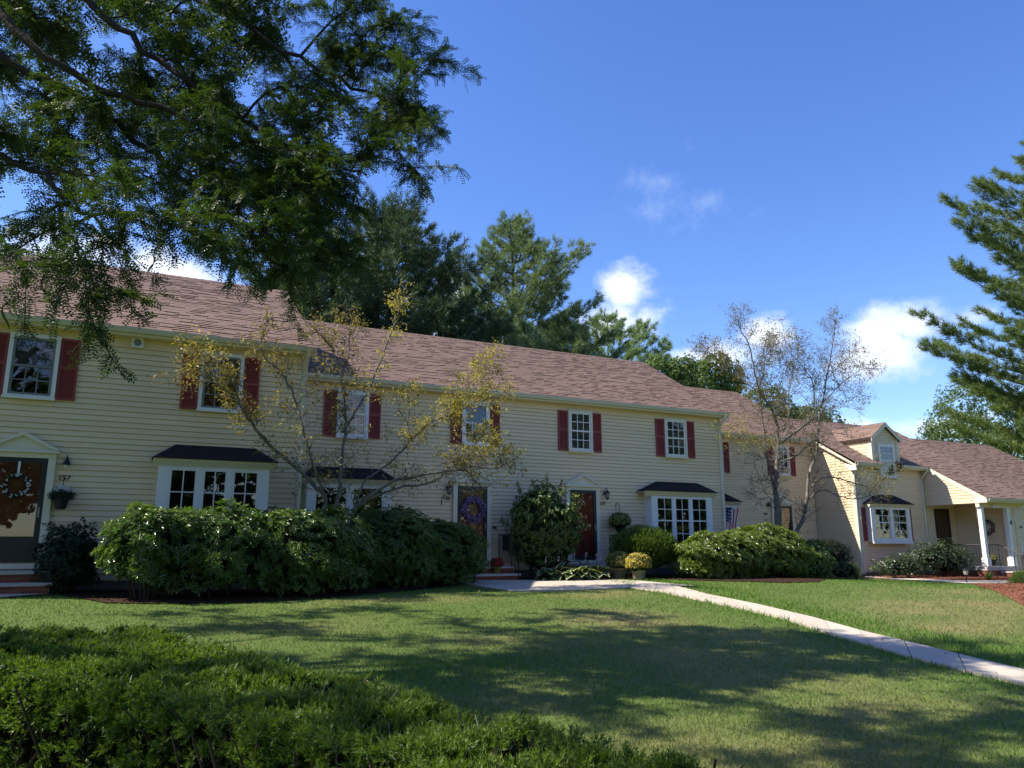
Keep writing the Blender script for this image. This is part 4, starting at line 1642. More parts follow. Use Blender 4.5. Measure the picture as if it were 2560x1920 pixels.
def shrub(name, label, ells, n, k, L, Wd, leaf, tilt=(50, 85), tmpl=LEAF6, core='leaf_inner', group=None, cat_='shrub', inner=.25, lumps=.10, upbias=.5, extra=None, cf=.80):
    c0 = ells[0][0]
    t = tag(thing(name), label, cat_, group)
    P, N = sample_ells(ells, n, inner, lumps)
    parts = [whorls(P, N, k, L, Wd, tilt, tmpl, upbias)]
    if extra:
        parts.append(extra)
    V, F = cat(parts)
    link('foliage', npmesh('foliage', V, F), leaf, t)
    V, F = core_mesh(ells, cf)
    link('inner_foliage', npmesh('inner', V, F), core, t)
    V, F = stems(ells, g_at)
    link('stems', npmesh('stem', V, F), 'bark_brown', t)['kind'] = 'stuff'
    return t


shrub('rhododendron', 'long glossy rhododendron, sunlit on its left end, under the bay window of 157',
      [ell(222, 410, 1092, 1272, 15.8, .85), ell(320, 600, 1092, 1290, 15.9, .95), ell(520, 780, 1100, 1296, 16.0, .95), ell(600, 805, 1108, 1290, 16.3, 1.0)],
      4300, 8, .112, .036, 'rhodo_leaf', group='rhododendrons', lumps=.16)
shrub('rhododendron', 'tall dark green rhododendron mound shaded beside door 158',
      [ell(745, 945, 1095, 1290, 17.6, 1.0), ell(850, 1046, 1125, 1275, 18.4, 1.0)],
      3600, 8, .105, .030, 'rhodo_leaf', group='rhododendrons', lumps=.10)
shrub('shrub', 'dark twiggy shrub in deep shade beside the steps 157',
      [ell(72, 222, 1126, 1290, 17.1, .6)], 2600, 5, .05, .026, 'dark_leaf', inner=.45, lumps=.2, cf=.62)
shrub('rhododendron', 'bright yellow-green rhododendron before the tree and window of 160',
      [ell(1468, 1640, 1150, 1262, 18.2, .9), ell(1530, 1740, 1138, 1258, 18.6, 1.0)],
      3000, 8, .115, .038, 'rhodo_bright', group='rhododendrons', lumps=.12)
shrub('shrub', 'dull green shrub behind the bright rhododendron, left of its end',
      [ell(1690, 1786, 1172, 1258, 19.2, .8)], 1800, 6, .08, .03, 'rhodo_leaf')
shrub('shrub', 'round dark evergreen against the shaded side wall of 161',
      [ell(1735, 1822, 1163, 1232, 22.2, .9)], 1800, 5, .07, .02, 'dark_leaf')
shrub('shrub', 'loose holly shrub with small glossy leaves before porch 161',
      [ell(1960, 2098, 1166, 1250, 20.6, .8), ell(1885, 2000, 1200, 1250, 20.6, .6)], 2600, 5, .06, .036, 'holly_leaf', inner=.6, lumps=.2, cf=.62)
# twig tips that stand out of the holly
shrub('shrub', 'grey-green leafy clump beside the corner board of 161',
      [ell(1788, 1850, 1212, 1250, 20.8, .5)], 300, 5, .09, .03, 'holly_leaf', inner=.5)

# clipped yews
def needles(P, D, k=12, L=.022, Wd=.0032, shoot=.07):
    """shoots with needles: P base, D direction"""
    n = len(P)
    D = nrm(D)
    ref = nrm(np.cross(D, rdir(n)))
    b2 = np.cross(D, ref)
    parts = []
    for q in range(k):
        t = q * 2.4 + rng.uniform(0, .6, n)
        f = (q + .5) / k
        th = np.radians(62 - 38 * f)
        Dn = D * math.cos(th) + (ref * np.cos(t)[:, None] + b2 * np.sin(t)[:, None]) * math.sin(th)
        parts.append(leaves(P + D * (shoot * f * rng.uniform(.8, 1.15, n))[:, None], Dn, L * rng.uniform(.8, 1.2, n), Wd, BLADE, up=rdir(n)))
    return cat(parts)


def set_tip(o, n, k):
    """how far along its shoot each needle sits"""
    f = np.repeat(((np.arange(k) + .5) / k) ** 1.6, n * 3)
    a = o.data.attributes.new('tip', 'FLOAT', 'POINT')
    a.data.foreach_set('value', f.astype(np.float32))


def yew(label, ells, n, k=9, L=.05, Wd=.010, shoot=.09):
    t = tag(thing('yew'), label, 'shrub', 'clipped yews')
    P, N = sample_ells(ells, n, .12, .04)
    V, F = needles(P, N + np.array([0, 0, .5]) + rng.normal(0, .3, P.shape), k, L, Wd, shoot)
    set_tip(link('foliage', npmesh('foliage', V, F), 'yew_needle', t), len(P), k)
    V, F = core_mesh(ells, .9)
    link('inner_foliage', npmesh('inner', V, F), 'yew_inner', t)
    V, F = stems(ells, g_at, 4)
    link('stems', npmesh('stem', V, F), 'bark_brown', t)['kind'] = 'stuff'
    return t


yew('clipped dark yew under the bay window of 159', [ell(1328, 1452, 1140, 1226, 19.3, .75), ell(1345, 1456, 1152, 1232, 19.1, .6)], 4200)
yew('clipped bright yew cut off by the frame edge before porch 161', [ell(2196, 2260, 1235, 1290, 16.2, .5)], 1500)

# tall shrub between doors 158 and 159: dark below, light drooping leaves on top
se = [ell(1095, 1250, 1060, 1215, 19.75, .75), ell(1110, 1215, 1045, 1180, 19.85, .6), ell(1140, 1255, 1090, 1200, 19.7, .6), ell(1105, 1240, 1120, 1238, 19.75, .6)]
P, N = sample_ells([ell(1130, 1250, 1050, 1150, 19.45, .5)], 120, .2, .2)
ex_seg = []
ex_leaf = []
for (x0, y0, x1, y1) in ((1180, 1075, 1182, 1020), (1160, 1075, 1150, 1035), (1205, 1085, 1212, 1036), (1215, 1120, 1262, 1065), (1125, 1070, 1118, 1040), (1230, 1130, 1250, 1085)):
    a, b = ov(x0, y0, 19.6), ov(x1, y1, 19.5)
    ex_seg.append((np.array([a, (a + b) / 2 + Vector((.02, 0, .02)), b]), np.array([.010, .007, .004])))
    for f in np.linspace(.25, 1, 7):
        p = np.array(a.lerp(b, f))
        for q in range(3):
            d = rng.normal(0, 1, 3)
            d[2] = -.7 - rng.uniform(0, .6)
            ex_leaf.append((p, d))
sh = shrub('flowering_shrub', 'tall leafy shrub with pale drooping top leaves between doors 158 and 159', se, 1300, 5, .11, .05, 'hydrangea_leaf', tilt=(60, 110), inner=.35, lumps=.15, upbias=.2)
Dp = rng.normal(0, .5, (len(P) * 3, 3)) + np.repeat(N, 3, 0) * .7 - np.array([0, 0, .8])
Pp = np.repeat(P, 3, 0) + rng.normal(0, .04, (len(P) * 3, 3))
V1 = leaves(Pp, Dp, .12, .06, LEAF6)
V2 = leaves(np.array([p for p, d in ex_leaf]), np.array([d for p, d in ex_leaf]), .11, .055, LEAF6)
V, F = cat([V1, V2])
link('pale_leaves', npmesh('pale', V, F), 'dogwood_leaf', sh)
V, F = tubes_np(ex_seg, 4)
link('shoots', npmesh('shoot', V, F), 'bark_brown', sh)['kind'] = 'stuff'


# ---- hostas: every leaf an object
def hosta_leaf_mesh(seed):
    r = np.random.default_rng(seed)
    vs, fs, mi = [], [], []
    n = 8
    for i in range(n + 1):
        t = i / n
        w = .5 * math.sin(math.pi * min(1, t ** .75)) * (1 - .15 * t) + .004
        z = .16 * math.sin(t * 2.4) - .28 * t * t
        for s in (-1, -.68, 0, .68, 1):
            vs.append((t, s * w * .78, z + .10 * abs(s) * w + r.normal(0, .006)))
    for i in range(n):
        for c in range(4):
            a = i * 5 + c
            fs.append((a, a + 1, a + 6, a + 5))
            mi.append(1 if c in (0, 3) or i == n - 1 else 0)
    me = bpy.data.meshes.new('hosta_leaf')
    me.from_pydata(vs, [], fs)
    me.materials.append(MATS['hosta_leaf'])
    me.materials.append(MATS['hosta_edge'])
    me.polygons.foreach_set('material_index', mi)
    me.polygons.foreach_set('use_smooth', [True] * len(fs))
    me.update()
    return me


HL = [hosta_leaf_mesh(s) for s in range(4)]


def hosta(label, c, rad, n):
    z0 = g_at(c[0], c[1]) + .02
    t = tag(thing('hosta', (c[0], c[1], z0)), label, 'plant', 'variegated hostas')
    for i in range(n):
        f = (i + .5) / n
        az_ = i * 2.39996
        el_ = RAD(78 - 66 * f ** .8 + random.uniform(-8, 8))
        d = Vector((math.cos(az_) * math.cos(el_), math.sin(az_) * math.cos(el_), math.sin(el_)))
        st = rad * random.uniform(.30, .62) * (.45 + .55 * f)
        p = d * st + Vector((math.cos(az_) * rad * .12, math.sin(az_) * rad * .12, .03))
        o = link('leaf', random.choice(HL), None, t)
        s = rad * random.uniform(.48, .66)
        o.location = p
        o.rotation_euler = (random.uniform(-.3, .3), -(el_ - RAD(28)), az_)
        o.scale = (s, s, s)
        if i % 3 == 0:
            MB().tube([(0, 0, 0), p * .6 + Vector((0, 0, .02)), p], .006, 4).build('leaf_stalk', 'flower_stalk', t)
    return t


h1 = hosta('white-edged hosta clump at the left of the three before the tall shrub', (10.75, 18.95), .62, 34)
h2 = hosta('white-edged hosta clump at the middle of the three before the tall shrub', (11.35, 18.75), .64, 36)
h3 = hosta('white-edged hosta clump at the right of the three, beside the steps 159', (11.95, 18.85), .62, 34)


def spike(host, x, y, z, h):
    """hosta flower spike, as a part of its hosta"""
    o0 = Vector(host.location)
    b = Vector((x, y, z)) - o0
    MB().tube([b, b + Vector((.01, 0, h * .6)), b + Vector((.02, 0, h))], .005, 4).build('flower_stalk', 'flower_stalk', host)
    n = 16
    f = rng.uniform(.55, 1.02, n)
    P = np.array(b)[None] + np.stack([.02 * f, 0 * f, h * f], -1)
    D = rng.normal(0, .6, (n, 3)) + np.array([0, 0, -.75])
    V, F = leaves(P, D, .055, .03, LEAF6)
    link('blossom', npmesh('blossom', V, F), 'hosta_flower', host)


for (hst, x, y) in ((h1, 10.55, 19.1), (h1, 10.9, 19.0), (h2, 11.28, 18.95), (h2, 11.4, 19.0), (h3, 11.75, 18.95), (h3, 12.08, 18.9), (h3, 12.22, 18.9)):
    spike(hst, x, y, .85, random.uniform(.32, .52))


# ---- potted flowers and baskets
def dome(P0, r, n, leaf_m, flower_m, t, fl=.045, squash=.8, nf=None):
    P, N = sample_ells([(P0, (r, r, r * squash))], n, .15, .05, low=-.35)
    V, F = whorls(P, N, 5, fl * .6, fl * .42, (35, 85), LEAF4, .2)
    link('blossoms', npmesh('blossoms', V, F), flower_m, t)['kind'] = 'stuff'
    P, N = sample_ells([(P0, (r * .97, r * .97, r * squash * .97))], n, .25, .05, low=-.5)
    V, F = whorls(P, N, 3, .05, .022, (40, 90), LEAF4, .1)
    link('foliage', npmesh('foliage', V, F), leaf_m, t)
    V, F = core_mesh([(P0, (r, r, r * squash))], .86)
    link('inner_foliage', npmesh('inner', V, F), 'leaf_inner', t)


def potted(label, x, y, z, pr, ph, r, flower, pot_m, n=700, group=None, fl=.045, squash=.8):
    t = tag(thing('potted_plant', (x, y, z)), label, 'potted plant', group)
    MB().lathe([(pr * .72, 0), (pr * .78, ph * .1), (pr * .95, ph * .78), (pr * 1.06, ph * .8), (pr * 1.06, ph), (pr * .9, ph), (pr * .88, ph * .85)], n=18).build('pot', pot_m, t, True)
    dome((0, 0, ph + r * squash * .55), r, n, 'mum_leaf', flower, t, fl, squash)
    return t


p = gp(1385 * K, 1254 * K)
potted('bright yellow chrysanthemum in a clay pot on the walk corner', p.x, p.y + .1, p.z + .03, .20, .26, .37, 'mum_yellow', 'pot_clay', 1100, 'potted chrysanthemums')
p = gp(1342 * K, 1252 * K)
potted('dull green-yellow chrysanthemum pot behind the bright yellow one', p.x, p.y + .1, p.z + .03, .22, .30, .36, 'mum_green', 'pot_clay', 1000, 'potted chrysanthemums')
potted('small pot of red flowers on the steps 158', 9.35, 19.68, .75, .10, .20, .19, 'flower_red', 'pot_green', 200, None, .05, .75)
t = potted('little green potted plant behind the porch railing 161', 32.15, 20.3, pf, .13, .22, .2, 'mum_green', 'pot_dark', 200, None)


def basket(label, x, y, z, r, flower, hook_pts, pot_m='pot_dark', n=800):
    t = tag(thing('hanging_basket', (x, y, z)), label, 'hanging basket')
    MB().lathe([(r * .25, -.30 * r / .3), (r * .42, -.22 * r / .3), (r * .60, 0), (r * .52, 0)], n=16).build('basket', pot_m, t, True)
    dome((0, 0, .02), r, n, 'mum_leaf', flower, t, .045, .82)
    h = MB()
    h.tube([Vector(q) - Vector((x, y, z)) for q in hook_pts], .012, 6)
    h.build('bracket', 'black_iron', t)
    for a in (0, 2.1, 4.2):
        MB().tube([(r * .5 * math.cos(a), r * .5 * math.sin(a), r * .3), Vector(hook_pts[-1]) - Vector((x, y, z))], .004, 4).build('chain', 'black_iron', t)
    return t


basket('hanging basket of pale yellow flowers to the right of door 159', 13.95, 20.42, 2.22, .34, 'mum_green', [(14.05, 20.77, 2.62), (14.05, 20.76, 2.80), (14.0, 20.6, 2.80), (13.95, 20.42, 2.74), (13.95, 20.42, 2.66)], n=900)
# cone planter with white flowers at 157
t = tag(thing('wall_planter', (-1.10, 17.82, 2.22)), 'dark cone planter with white flowers hung below number 157', 'planter')
MB().lathe([(.085, 0), (.10, .03), (.135, .20), (.145, .22), (.12, .22)], n=16).build('pot', 'pot_dark', t, True)
P, N = sample_ells([((0, 0, .27), (.20, .16, .10))], 200, .3, .2)
V, F = whorls(P, N, 4, .07, .018, (40, 100), LEAF4, 0)
link('foliage', npmesh('foliage', V, F), 'dark_leaf', t)
P, N = sample_ells([((0, .03, .33), (.18, .10, .13))], 170, .2, .1, low=.1)
V, F = whorls(P, N, 4, .035, .026, (40, 90), LEAF4, 0)
link('blossoms', npmesh('blossoms', V, F), 'flower_white', t)
MB().tube([(0, .15, .60), (0, .05, .62), (0, .0, .58), (0, 0, .46)], .008, 5).build('hook', 'black_iron', t)


# ---- lanterns
def carriage_lantern(label, x, y, z):
    t = tag(thing('wall_lantern', (x, y, z)), label, 'lantern', 'wall lanterns')
    MB().lathe([(.05, -.012), (.05, .012), (.03, .02)], (0, 0, 0), 12).build('back_plate', 'black_iron', t).rotation_euler = (RAD(90), 0, 0)
    MB().tube([(0, 0, .02), (0, -.06, .13), (0, -.13, .16), (0, -.16, .10)], .011, 6).build('arm', 'black_iron', t)
    MB().lathe([(.012, .10), (.02, .08), (.05, .055), (.085, .0), (.088, -.012), (.06, -.012)], (0, -.16, 0), 12).build('cap', 'black_iron', t)
    MB().lathe([(.068, -.015), (.052, -.16)], (0, -.16, 0), 8).build('glass', 'lantern_glass', t)
    c = MB()
    for k in range(6):
        a = k * math.pi / 3
        c.tube([(.074 * math.cos(a), -.16 + .074 * math.sin(a), -.012), (.058 * math.cos(a), -.16 + .058 * math.sin(a), -.165)], .006, 4)
    c.lathe([(.062, -.165), (.062, -.185), (.02, -.20), (.012, -.22)], (0, -.16, 0), 10)
    c.build('cage', 'black_iron', t)


carriage_lantern('black carriage lantern to the left of door 158 above its number', 8.29, MY - .03, 3.12)
carriage_lantern('black carriage lantern to the right of door 159 above its number', 13.63, MY - .03, 3.12)


def bell_lantern(label, x, y, z):
    t = tag(thing('wall_lantern', (x, y, z)), label, 'lantern', 'wall lanterns')
    MB().box(-.03, .03, -.02, 0, -.07, .07).build('back_plate', 'black_iron', t)
    MB().tube([(0, -.01, .04), (0, -.08, .10), (0, -.10, .03)], .010, 6).build('arm', 'black_iron', t)
    MB().lathe([(.012, .12), (.016, .04), (.04, .01), (.075, -.06), (.08, -.075), (.06, -.075)], (0, -.10, 0), 12).build('shade', 'black_iron', t, True)
    MB().lathe([(.03, -.07), (.042, -.095), (.03, -.125), (.005, -.135)], (0, -.10, 0), 10).build('bulb', 'bell_white', t, True)


bell_lantern('small black bell-shaped lantern above number 157', -1.09, LY - .03, 3.18)
bell_lantern('small black bell-shaped lantern beside the door of 160', 24.14, VY - .03, 3.16)


# ---- wreaths
def wreath(label, c, r, flowers, leaf='dark_leaf', nor=(0, -1, 0), ribbon=None, n=260):
    t = tag(thing('wreath', c), label, 'wreath', 'door wreaths')
    nv = Vector(nor)
    e1 = nv.cross(Vector((0, 0, 1))).normalized()
    a = rng.uniform(0, 6.28, n)
    rr = r + rng.normal(0, r * .13, n)
    P = np.array(e1)[None] * (rr * np.cos(a))[:, None] + np.array([0, 0, 1.0])[None] * (rr * np.sin(a))[:, None] + np.array(nv)[None] * rng.uniform(0, .05, n)[:, None]
    D = rdir(n) + np.array(nv) * .5
    V, F = leaves(P, D, r * .34, r * .13, LEAF6)
    link('foliage', npmesh('foliage', V, F), leaf, t)
    m = n // (2 if r > .25 else 4)
    Pf = P[:m] + np.array(nv) * .035
    V, F = whorls(Pf, np.repeat(np.array(nv)[None], m, 0), 5, r * .17, r * .14, (30, 85), LEAF4, 0)
    link('blossoms', npmesh('blossoms', V, F), flowers, t)
    pts = [e1 * (r * math.cos(q * math.pi / 10)) + Vector((0, 0, r * math.sin(q * math.pi / 10))) for q in range(21)]
    MB().tube(pts, r * .10, 6).build('ring', 'bark_brown', t)
    if ribbon:
        MB().box(-.02, .02, -.01, .0, r * .9, r * .9 + .3).build('ribbon', ribbon, t)


wreath('white-flowered green wreath hung on the red door 157', (-1.89, LY - .095, 2.66), .20, 'flower_white', ribbon='bell_white', n=130)
wreath('large purple flower wreath on the storm door 158', (9.07, MY - .10, 2.52), .30, 'flower_purple', leaf='flower_purple', n=320)
wreath('loose grey wreath on the porch wall behind the white post of 161', (33.19, 21.0, 2.25), .27, 'weathered_wood', leaf='bark_brown', nor=(-1, 0, 0))

# ---- small things
t = tag(thing('mailbox', (9.86, 19.95, 1.36)), 'black mailbox hung on the railing right of door 158', 'mailbox')
MB().box(-.10, .02, -.22, .22, 0, .40).build('box', 'black_iron', t)
MB().prism([(-.13, .40), (.03, .40), (.03, .47), (-.03, .47)], 1, -.23, .23).build('lid', 'black_iron', t)
p = ov(785, 1152, 16.6)
t = tag(thing('birdhouse', p), 'weathered white birdhouse hanging over the rhododendrons before 158', 'birdhouse')
MB().box(-.075, .075, -.08, .08, -.16, .04).build('body', 'weathered_wood', t)
rf = MB()
for k in range(3):
    z = .10 - k * .03
    rf.add([(-.05 - k * .025, -.12, z - .03), (-.05 - k * .025, .12, z - .03), (0 - k * .02, .12, z + .01), (-k * .02, -.12, z + .01)], [(0, 1, 2, 3)])
    rf.add([(.05 + k * .025, -.12, z - .03), (.05 + k * .025, .12, z - .03), (k * .02, .12, z + .01), (k * .02, -.12, z + .01)], [(3, 2, 1, 0)])
rf.build('roof', 'bell_white', t)
for k in range(5):
    MB().box(-.085, .085, -.095, -.0805, -.15 + k * .035, -.135 + k * .035).build('slat', 'bell_white', t)
MB().tube([(0, 0, .10), (0, 0, .26)], .003, 4).build('wire', 'black_iron', t)
# plant hooks beside 158 and 160
for (lb, x, z, y) in (('thin black plant hook beside number 158', 8.12, 2.70, MY - .03), ('thin black plant hook under number 160', 23.92, 2.32, VY - .03)):
    t = tag(thing('plant_hook', (x, y, z)), lb, 'hook', 'plant hooks')
    MB().tube([(0, 0, 0), (0, -.02, .14), (.02, -.06, .20), (.06, -.12, .21), (.08, -.15, .16), (.07, -.16, .13)], .009, 5).build('arm', 'black_iron', t)
    MB().box(-.015, .015, -.005, .002, -.06, .04).build('plate', 'black_iron', t)


# path lights
def path_light(label, p):
    t = tag(thing('path_light', p), label, 'path light', 'solar path lights')
    MB().tube([(0, 0, -.05), (0, 0, .28)], .018, 6).build('post', 'black_iron', t)
    MB().lathe([(.05, .28), (.055, .29), (.085, .42), (.08, .42), (.05, .30)], n=8).build('glass', 'lantern_glass', t)
    MB().lathe([(.10, .42), (.10, .435), (.05, .47), (.01, .48)], n=8).build('cap', 'black_iron', t)


path_light('black solar path light standing at the lawn edge by the red mulch', gp(1920 + 1720 * .28933, 1100 + 1240 * .28933))
path_light('black solar path light beside the corner of house 161', gp(1920 + 912 * .28933, 1100 + 1195 * .28933))

# daylilies
def blades_plant(label, c, n, L, m, Wd=.022):
    z = g_at(c[0], c[1])
    t = tag(thing('daylily', (c[0], c[1], z)), label, 'plant')
    segs = []
    a = rng.uniform(0, 6.28, n)
    Vs, Fs, b = [], [], 0
    for i in range(n):
        l = L * rng.uniform(.6, 1.1)
        d = np.array([math.cos(a[i]), math.sin(a[i]), 0])
        s = np.array([-d[1], d[0], 0])
        sp = rng.uniform(.3, .9)
        for k in range(6):
            f = k / 5
            p = d * (.04 + l * sp * f * (.5 + .6 * f)) + np.array([0, 0, l * (1.25 * f - .95 * sp * f * f)])
            w = Wd * (1 - f * .95) * .5
            Vs += [p - s * w, p + s * w]
        for k in range(5):
            q = b + 2 * k
            Fs.append((q, q + 1, q + 3, q + 2))
        b += 12
    link('leaves', npmesh('leaves', np.array(Vs), np.array(Fs)), m, t)


p = gp(1850 * K, 1251 * K)
blades_plant('bright daylily clump with arching strap leaves beside the corner of 161', (p.x, p.y), 60, .62, 'daylily_leaf', .035)
p = gp(2128 * K, 1254 * K)
blades_plant('small pale leafy plant before the porch steps 161', (p.x + .2, p.y), 26, .42, 'daylily_leaf', .06)

# porch 161: pole, flood light, chime, grab bar, hose reel
t = tag(thing('flagpole', (33.2, 19.95, 2.42)), 'white pole slanting up from the far porch post 161', 'pole')
MB().tube([(0, 0, 0), (.75, -.45, 1.05)], .018, 8).build('pole', 'bell_white', t)
MB().box(-.05, .05, -.01, .02, -.07, .07).build('bracket', 'black_iron', t)
t = tag(thing('flood_light', (32.1, 19.93, 3.10)), 'pale twin flood light under the porch beam 161', 'light')
MB().lathe([(.06, .0), (.06, .04), (.03, .06)], (0, 0, 0), 10).build('base', 'white_trim', t)
for s in (-1, 1):
    MB().tube([(0, 0, -.01), (s * .07, -.06, -.03), (s * .16, -.12, -.08)], [.015, .035, .06], 8).build('lamp_head', 'white_trim', t)
t = tag(thing('wind_chime', (31.95, 20.6, 2.95)), 'white string ornament hanging under the porch roof 161', 'ornament')
MB().tube([(0, 0, .3), (0, 0, .0)], .004, 4).build('string', 'bell_white', t)
MB().tube([(0, 0, 0), (.02, 0, -.1), (-.01, 0, -.2), (.02, 0, -.3), (0, 0, -.36)], .018, 6).build('pendant', 'bell_white', t)
t = tag(thing('grab_bar', (33.45, 19.9, 1.15)), 'cream grab bar on the wall beside the far porch post 161', 'grab bar')
MB().tube([(0, .0, .55), (.08, -.06, .55), (.10, -.06, .50), (.10, -.06, .05), (.08, -.06, .0), (0, 0, .0)], .018, 6).build('bar', 'bell_white', t)
t = tag(thing('hose_reel', (34.0, 19.85, .95)), 'grey hose reel at the frame edge below number 161', 'hose reel')
MB().lathe([(.24, -.09), (.24, -.07), (.17, -.07), (.17, .07), (.24, .07), (.24, .09)], n=16).build('drum', 'sash_grey', t).rotation_euler = (RAD(90), 0, 0)
MB().tube([(.20 * math.cos(q * .5), .05 * math.sin(q * 3.1), .20 * math.sin(q * .5)) for q in range(40)], .016, 6).build('hose', 'hose_green', t)
MB().box(-.2, .2, .10, .16, -.3, .3).build('bracket', 'sash_grey', t)
t = tag(thing('doorbell', (9.78, MY - .03, 2.02)), 'dark doorbell box on the siding right of door 158', 'doorbell')
MB().box(-.06, .06, -.02, 0, -.03, .03).build('body', 'black_iron', t)
MB().lathe([(.012, 0), (.012, .01)], (0, -.02, 0), 8).build('button', 'bell_white', t)

# flag shape set just before the bay window glass of 160
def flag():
    t = tag(thing('flag', (21.62, 23.97, 3.0)), 'american flag at the glass of the bay window of 160', 'flag')
    W_, H_ = .66, 1.25        # stripes run down
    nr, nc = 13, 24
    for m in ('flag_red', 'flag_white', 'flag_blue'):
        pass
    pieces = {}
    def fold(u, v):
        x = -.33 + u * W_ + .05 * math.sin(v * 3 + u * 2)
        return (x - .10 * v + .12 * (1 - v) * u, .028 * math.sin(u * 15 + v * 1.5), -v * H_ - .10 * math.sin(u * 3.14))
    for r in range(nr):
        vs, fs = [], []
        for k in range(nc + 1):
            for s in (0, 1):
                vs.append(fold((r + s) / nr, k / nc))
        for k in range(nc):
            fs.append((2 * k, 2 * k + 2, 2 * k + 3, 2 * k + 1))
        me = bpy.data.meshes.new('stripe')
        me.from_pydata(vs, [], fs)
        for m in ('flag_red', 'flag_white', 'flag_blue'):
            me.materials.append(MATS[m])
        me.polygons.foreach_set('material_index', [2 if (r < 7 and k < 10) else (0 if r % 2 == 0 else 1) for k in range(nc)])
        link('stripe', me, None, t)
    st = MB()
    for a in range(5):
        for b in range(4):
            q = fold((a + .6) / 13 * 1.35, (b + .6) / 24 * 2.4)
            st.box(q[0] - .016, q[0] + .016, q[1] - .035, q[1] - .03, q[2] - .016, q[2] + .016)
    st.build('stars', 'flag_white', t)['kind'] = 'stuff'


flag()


def fallen():
    n = 420
    x = rng.uniform(.5, 16, n)
    y = rng.uniform(4, 18.5, n)
    ok = np.ones(n, bool)
    for p in beds:
        ok &= ~poly_in(p, x, y)
    x, y = x[ok], y[ok]
    P = np.stack([x, y, gz(x, y) + .045], -1)
    V, F = leaves(P, rng.normal(0, 1, (len(x), 3)) * np.array([1, 1, .25]), rng.uniform(.03, .07, len(x)), rng.uniform(.02, .035, len(x)), LEAF6)
    tag(link('fallen_leaves', npmesh('fallen_leaves', V, F), 'olive_leaf'), 'few dry fallen leaves strewn over the lawn and walk', 'leaves', kind='stuff')


fallen()

# ------------------------------------------------------------------ foreground hedge
def onz(x, y, z):
    d = ray(x * K, y * K)
    s = (z - EYE) / d.z
    return np.array([d.x * s, d.y * s, z])


HZ = .86
hf = [onz(x, y, HZ)[:2] for x, y in ((-320, 1352), (-150, 1348), (0, 1346), (150, 1341), (300, 1341), (420, 1366), (600, 1411), (760, 1447), (900, 1481), (1000, 1506), (1200, 1541), (1500, 1596), (1750, 1646), (1950, 1690), (2100, 1730))]
hn = [onz(x, y, HZ)[:2] for x, y in ((-320, 1400), (-150, 1404), (-40, 1408), (20, 1420), (120, 1436), (240, 1456), (400, 1490), (540, 1520), (690, 1555), (800, 1590), (960, 1640), (1150, 1710), (1350, 1790), (1500, 1860), (1600, 1900))]


def rs(P, n):
    P = np.array(P)
    d = np.concatenate([[0], np.cumsum(np.linalg.norm(np.diff(P, axis=0), axis=1))])
    t = np.linspace(0, d[-1], n)
    return np.stack([np.interp(t, d, P[:, 0]), np.interp(t, d, P[:, 1])], -1)


hfa, hna = np.array(hf), np.array(hn)
tt = np.linspace(0, len(hf) - 1, 80)
hfa = np.stack([np.interp(tt, np.arange(len(hf)), hfa[:, k]) for k in (0, 1)], -1)
hna = np.stack([np.interp(tt, np.arange(len(hn)), hna[:, k]) for k in (0, 1)], -1)


